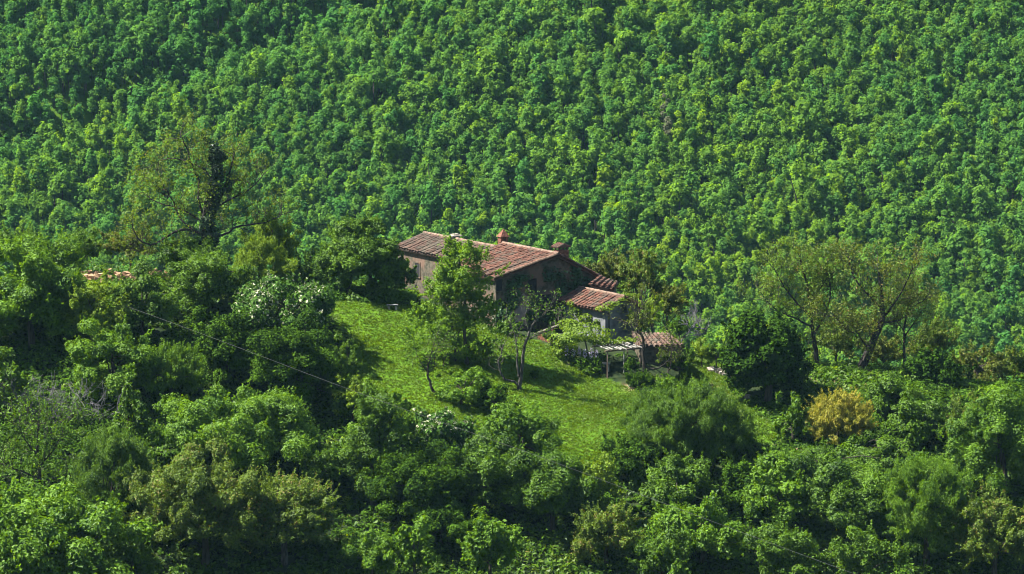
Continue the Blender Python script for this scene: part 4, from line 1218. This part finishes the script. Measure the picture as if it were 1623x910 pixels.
T("dark_shrub", "shrub", "dense blackish peaked shrub at the garden's far end past the leaning trunk", 1478, 598, 48, 44, "upright", "ink", Y=-3.5, seed=241, density=1.2)
T("slope_shrub", "shrub", "leafy green shrub just above and beside the golden bush", 1412, 632, 46, 34, "broad", "mid", seed=242, low=True)
T("slope_shrub", "shrub", "mid-green shrub downhill of the blackish peaked shrub", 1466, 672, 48, 36, "broad", "mid", seed=243, low=True)
T("slope_shrub", "shrub", "low dark green bush at the foot of the golden bush", 1370, 706, 44, 24, "broad", "mid", seed=244, low=True)
T("leafy_tree", "tree", "tall bright green tree cut by the frame edge below the wispy scrub", 1590, 700, 58, 84, "broad", "fresh", seed=245, hc=6)
T("slope_shrub", "shrub", "yellowish scrub between the tall bright edge tree and the shrubs below the peaked shrub", 1530, 680, 36, 40, "scrub", "olive", seed=246)
T("tall_tree", "tree", "tall feathery bright green tree with a black hollow beneath", 1470, 800, 66, 72, "fine", "fresh", seed=247, hc=6)
T("leafy_tree", "tree", "olive-green leafy tree beside the tall feathery tree", 1360, 800, 62, 58, "broad", "mid", seed=248)
T("leafy_tree", "tree", "dull leafy tree at the bottom edge below the light green tree", 1250, 880, 56, 46, "broad", "mid", seed=249, hc=5)
T("leafy_tree", "tree", "small-leaved green tree at the bottom edge below the olive-green leafy tree", 1362, 890, 50, 42, "loose", "mid", seed=250, hc=5)
T("thicket", "thicket", "olive scrub thicket filling the bottom corner beside the tall feathery tree", 1578, 850, 62, 62, "scrub", "olive", seed=251, density=1.2, hc=5)
T("upright_tree", "tree", "upright pale green tree with spiky shoots at the bottom edge", 778, 866, 44, 54, "upright", "fresh", seed=252, hc=4.6)
T("upright_tree", "tree", "thin spiky pale green tree next to the black hollow at the bottom edge", 656, 872, 28, 44, "upright", "fresh", seed=253, hc=4.2)
T("slope_shrub", "shrub", "small sunlit yellow-green bush between the spiky tree and the pale-branched thicket", 590, 876, 34, 34, "broad", "fresh", seed=254, hc=3.5)
T("leafy_tree", "tree", "shaded tree between the dome-shaped tree and the tall loose tree", 530, 742, 46, 44, "loose", "mid", seed=255)
T("leafy_tree", "tree", "dark leafy tree above the spiky bottom-edge trees", 700, 830, 50, 36, "broad", "deep", seed=256)
T("leafy_tree", "tree", "shaded green tree at the bottom edge below the mid-slope leafy trees", 1050, 880, 46, 40, "loose", "mid", seed=257, hc=4.5)
T("leafy_tree", "tree", "small bright tree at the bottom edge beside the big corner tree", 210, 888, 46, 34, "broad", "mid", seed=258, hc=4)
T("sapling", "sapling", "feathery sapling on the near edge of the meadow below the crest", 548, 560, 20, 30, "loose", "mid", seed=259, density=.7)

# ------------------------------------------------------------------ undergrowth between the trees, and the meadow's grass
rng = np.random.default_rng(9)
n = 30000
ux = rng.uniform(-66, 66, n); uy = rng.uniform(-66, 26, n); uz = ground(ux, uy)
mwt, gwt = meadow_weight(ux, uy, uz)
upx, upy = project(np.stack([ux, uy, uz], -1))
house_clear = inside(upx, upy, [(640, 400), (800, 380), (1000, 420), (1090, 500), (1100, 600), (960, 606), (780, 530), (660, 480)]) & (uy > -12)
keep = (mwt < .5) & (gwt < .5) & ~house_clear & (upx > -60) & (upx < 1690) & (upy < 1010)
ux, uy, uz = ux[keep], uy[keep], uz[keep]
m_ = 40
swell = np.clip(wob(ux, uy, .30, 71) + .5 * wob(ux, uy, .8, 72), -.6, 1.2)
mq, gq = meadow_weight(ux, uy + 3.0, uz + 1.2)
hgt = np.clip(rng.gamma(3, .17, len(ux)) * (1 + 1.1 * swell), .32, 2.6)
hgt = np.where((uy > -14) & (uy < 8), np.minimum(hgt, .9), hgt)
wd = .5 + hgt * .32
e = dirs(rng, len(ux) * m_, -.1); ci = np.repeat(np.arange(len(ux)), m_)
P = np.stack([ux, uy, uz], -1)[ci] + e * np.stack([wd, wd, hgt], -1)[ci] * rng.uniform(.5, 1, len(e))[:, None] * (1 + .3 * np.sin(e[:, :1] * 7 + ci[:, None]))
V, F = leaves(P, e + np.array([0, 0, .5]) + rng.normal(size=e.shape) * .45, .33, rng, tri=True)
kinds = ["mid", "deep", "fresh", "olive", "lime"]
sel = np.clip(((wob(ux, uy, .22, 73) + 1) * 1.6 + rng.normal(0, .7, len(ux))).astype(int), 0, 4)
sel = np.array([1, 1, 0, 3, 1])[sel]; sel[rng.random(len(ux)) < .05] = 2; sel[rng.random(len(ux)) < .03] = 4  # mostly deep green: part of the hollows' blackness is put into this colour
tag(link("undergrowth", mesh_from("undergrowth", V, F, [M[k] for k in kinds], tint=np.clip(rng.normal(.45, .15, len(ux))[ci] + rng.normal(0, .2, len(e)), 0, 1), midx=sel[ci])), kind="stuff")

n = 110000
ux = rng.uniform(-22, 33, n); uy = rng.uniform(-34, 4, n); uz = ground(ux, uy)
mwt, gwt = meadow_weight(ux, uy, uz)
keep = (np.maximum(mwt, gwt) > .5)
ux, uy, uz = ux[keep], uy[keep], uz[keep]
upx, upy = project(np.stack([ux, uy, uz], -1))
patch = wob(ux, uy, .55, 61) * .5 + wob(ux, uy, 1.6, 62) * .35
bare = np.zeros(len(ux))
for (sx, sy, sr) in ((935,690,18),(640,634,14),(1130,630,20),(1118,618,16)):
    bare = np.maximum(bare, np.exp(-(((upx - sx) / sr) ** 2 + ((upy - sy) / (sr * .55)) ** 2)))
k = rng.random(len(ux)) > bare * .6
ux, uy, uz, patch, bare = ux[k], uy[k], uz[k], patch[k], bare[k]
hgt = np.clip(.12 + .09 * patch + rng.normal(0, .035, len(ux)), .05, .4)
ci = np.repeat(np.arange(len(ux)), 3)
h = hgt[ci] * rng.uniform(.7, 1.2, len(ci))
base = np.stack([ux, uy, uz - .02], -1)[ci] + rng.normal(size=(len(ci), 3)) * np.array([.09, .09, 0])
side = unit(rng.normal(size=(len(ci), 3)) * np.array([1, 1, 0])) * (.055 + .05 * rng.random(len(ci)))[:, None]
tip = base + rng.normal(size=(len(ci), 3)) * np.array([.09, .09, 0]); tip[:, 2] += h
V = np.stack([base - side, base + side, tip], 1).reshape(-1, 3)
tint = np.clip(.48 + .30 * patch[ci] + rng.normal(0, .06, len(ci)) + bare[ci] * .45, 0, 1)
tag(link("meadow_grass", mesh_from("meadow_grass", V, np.arange(len(V)).reshape(-1, 3), M["grass"], tint=tint)), kind="stuff")
print("grass", len(V) // 3)
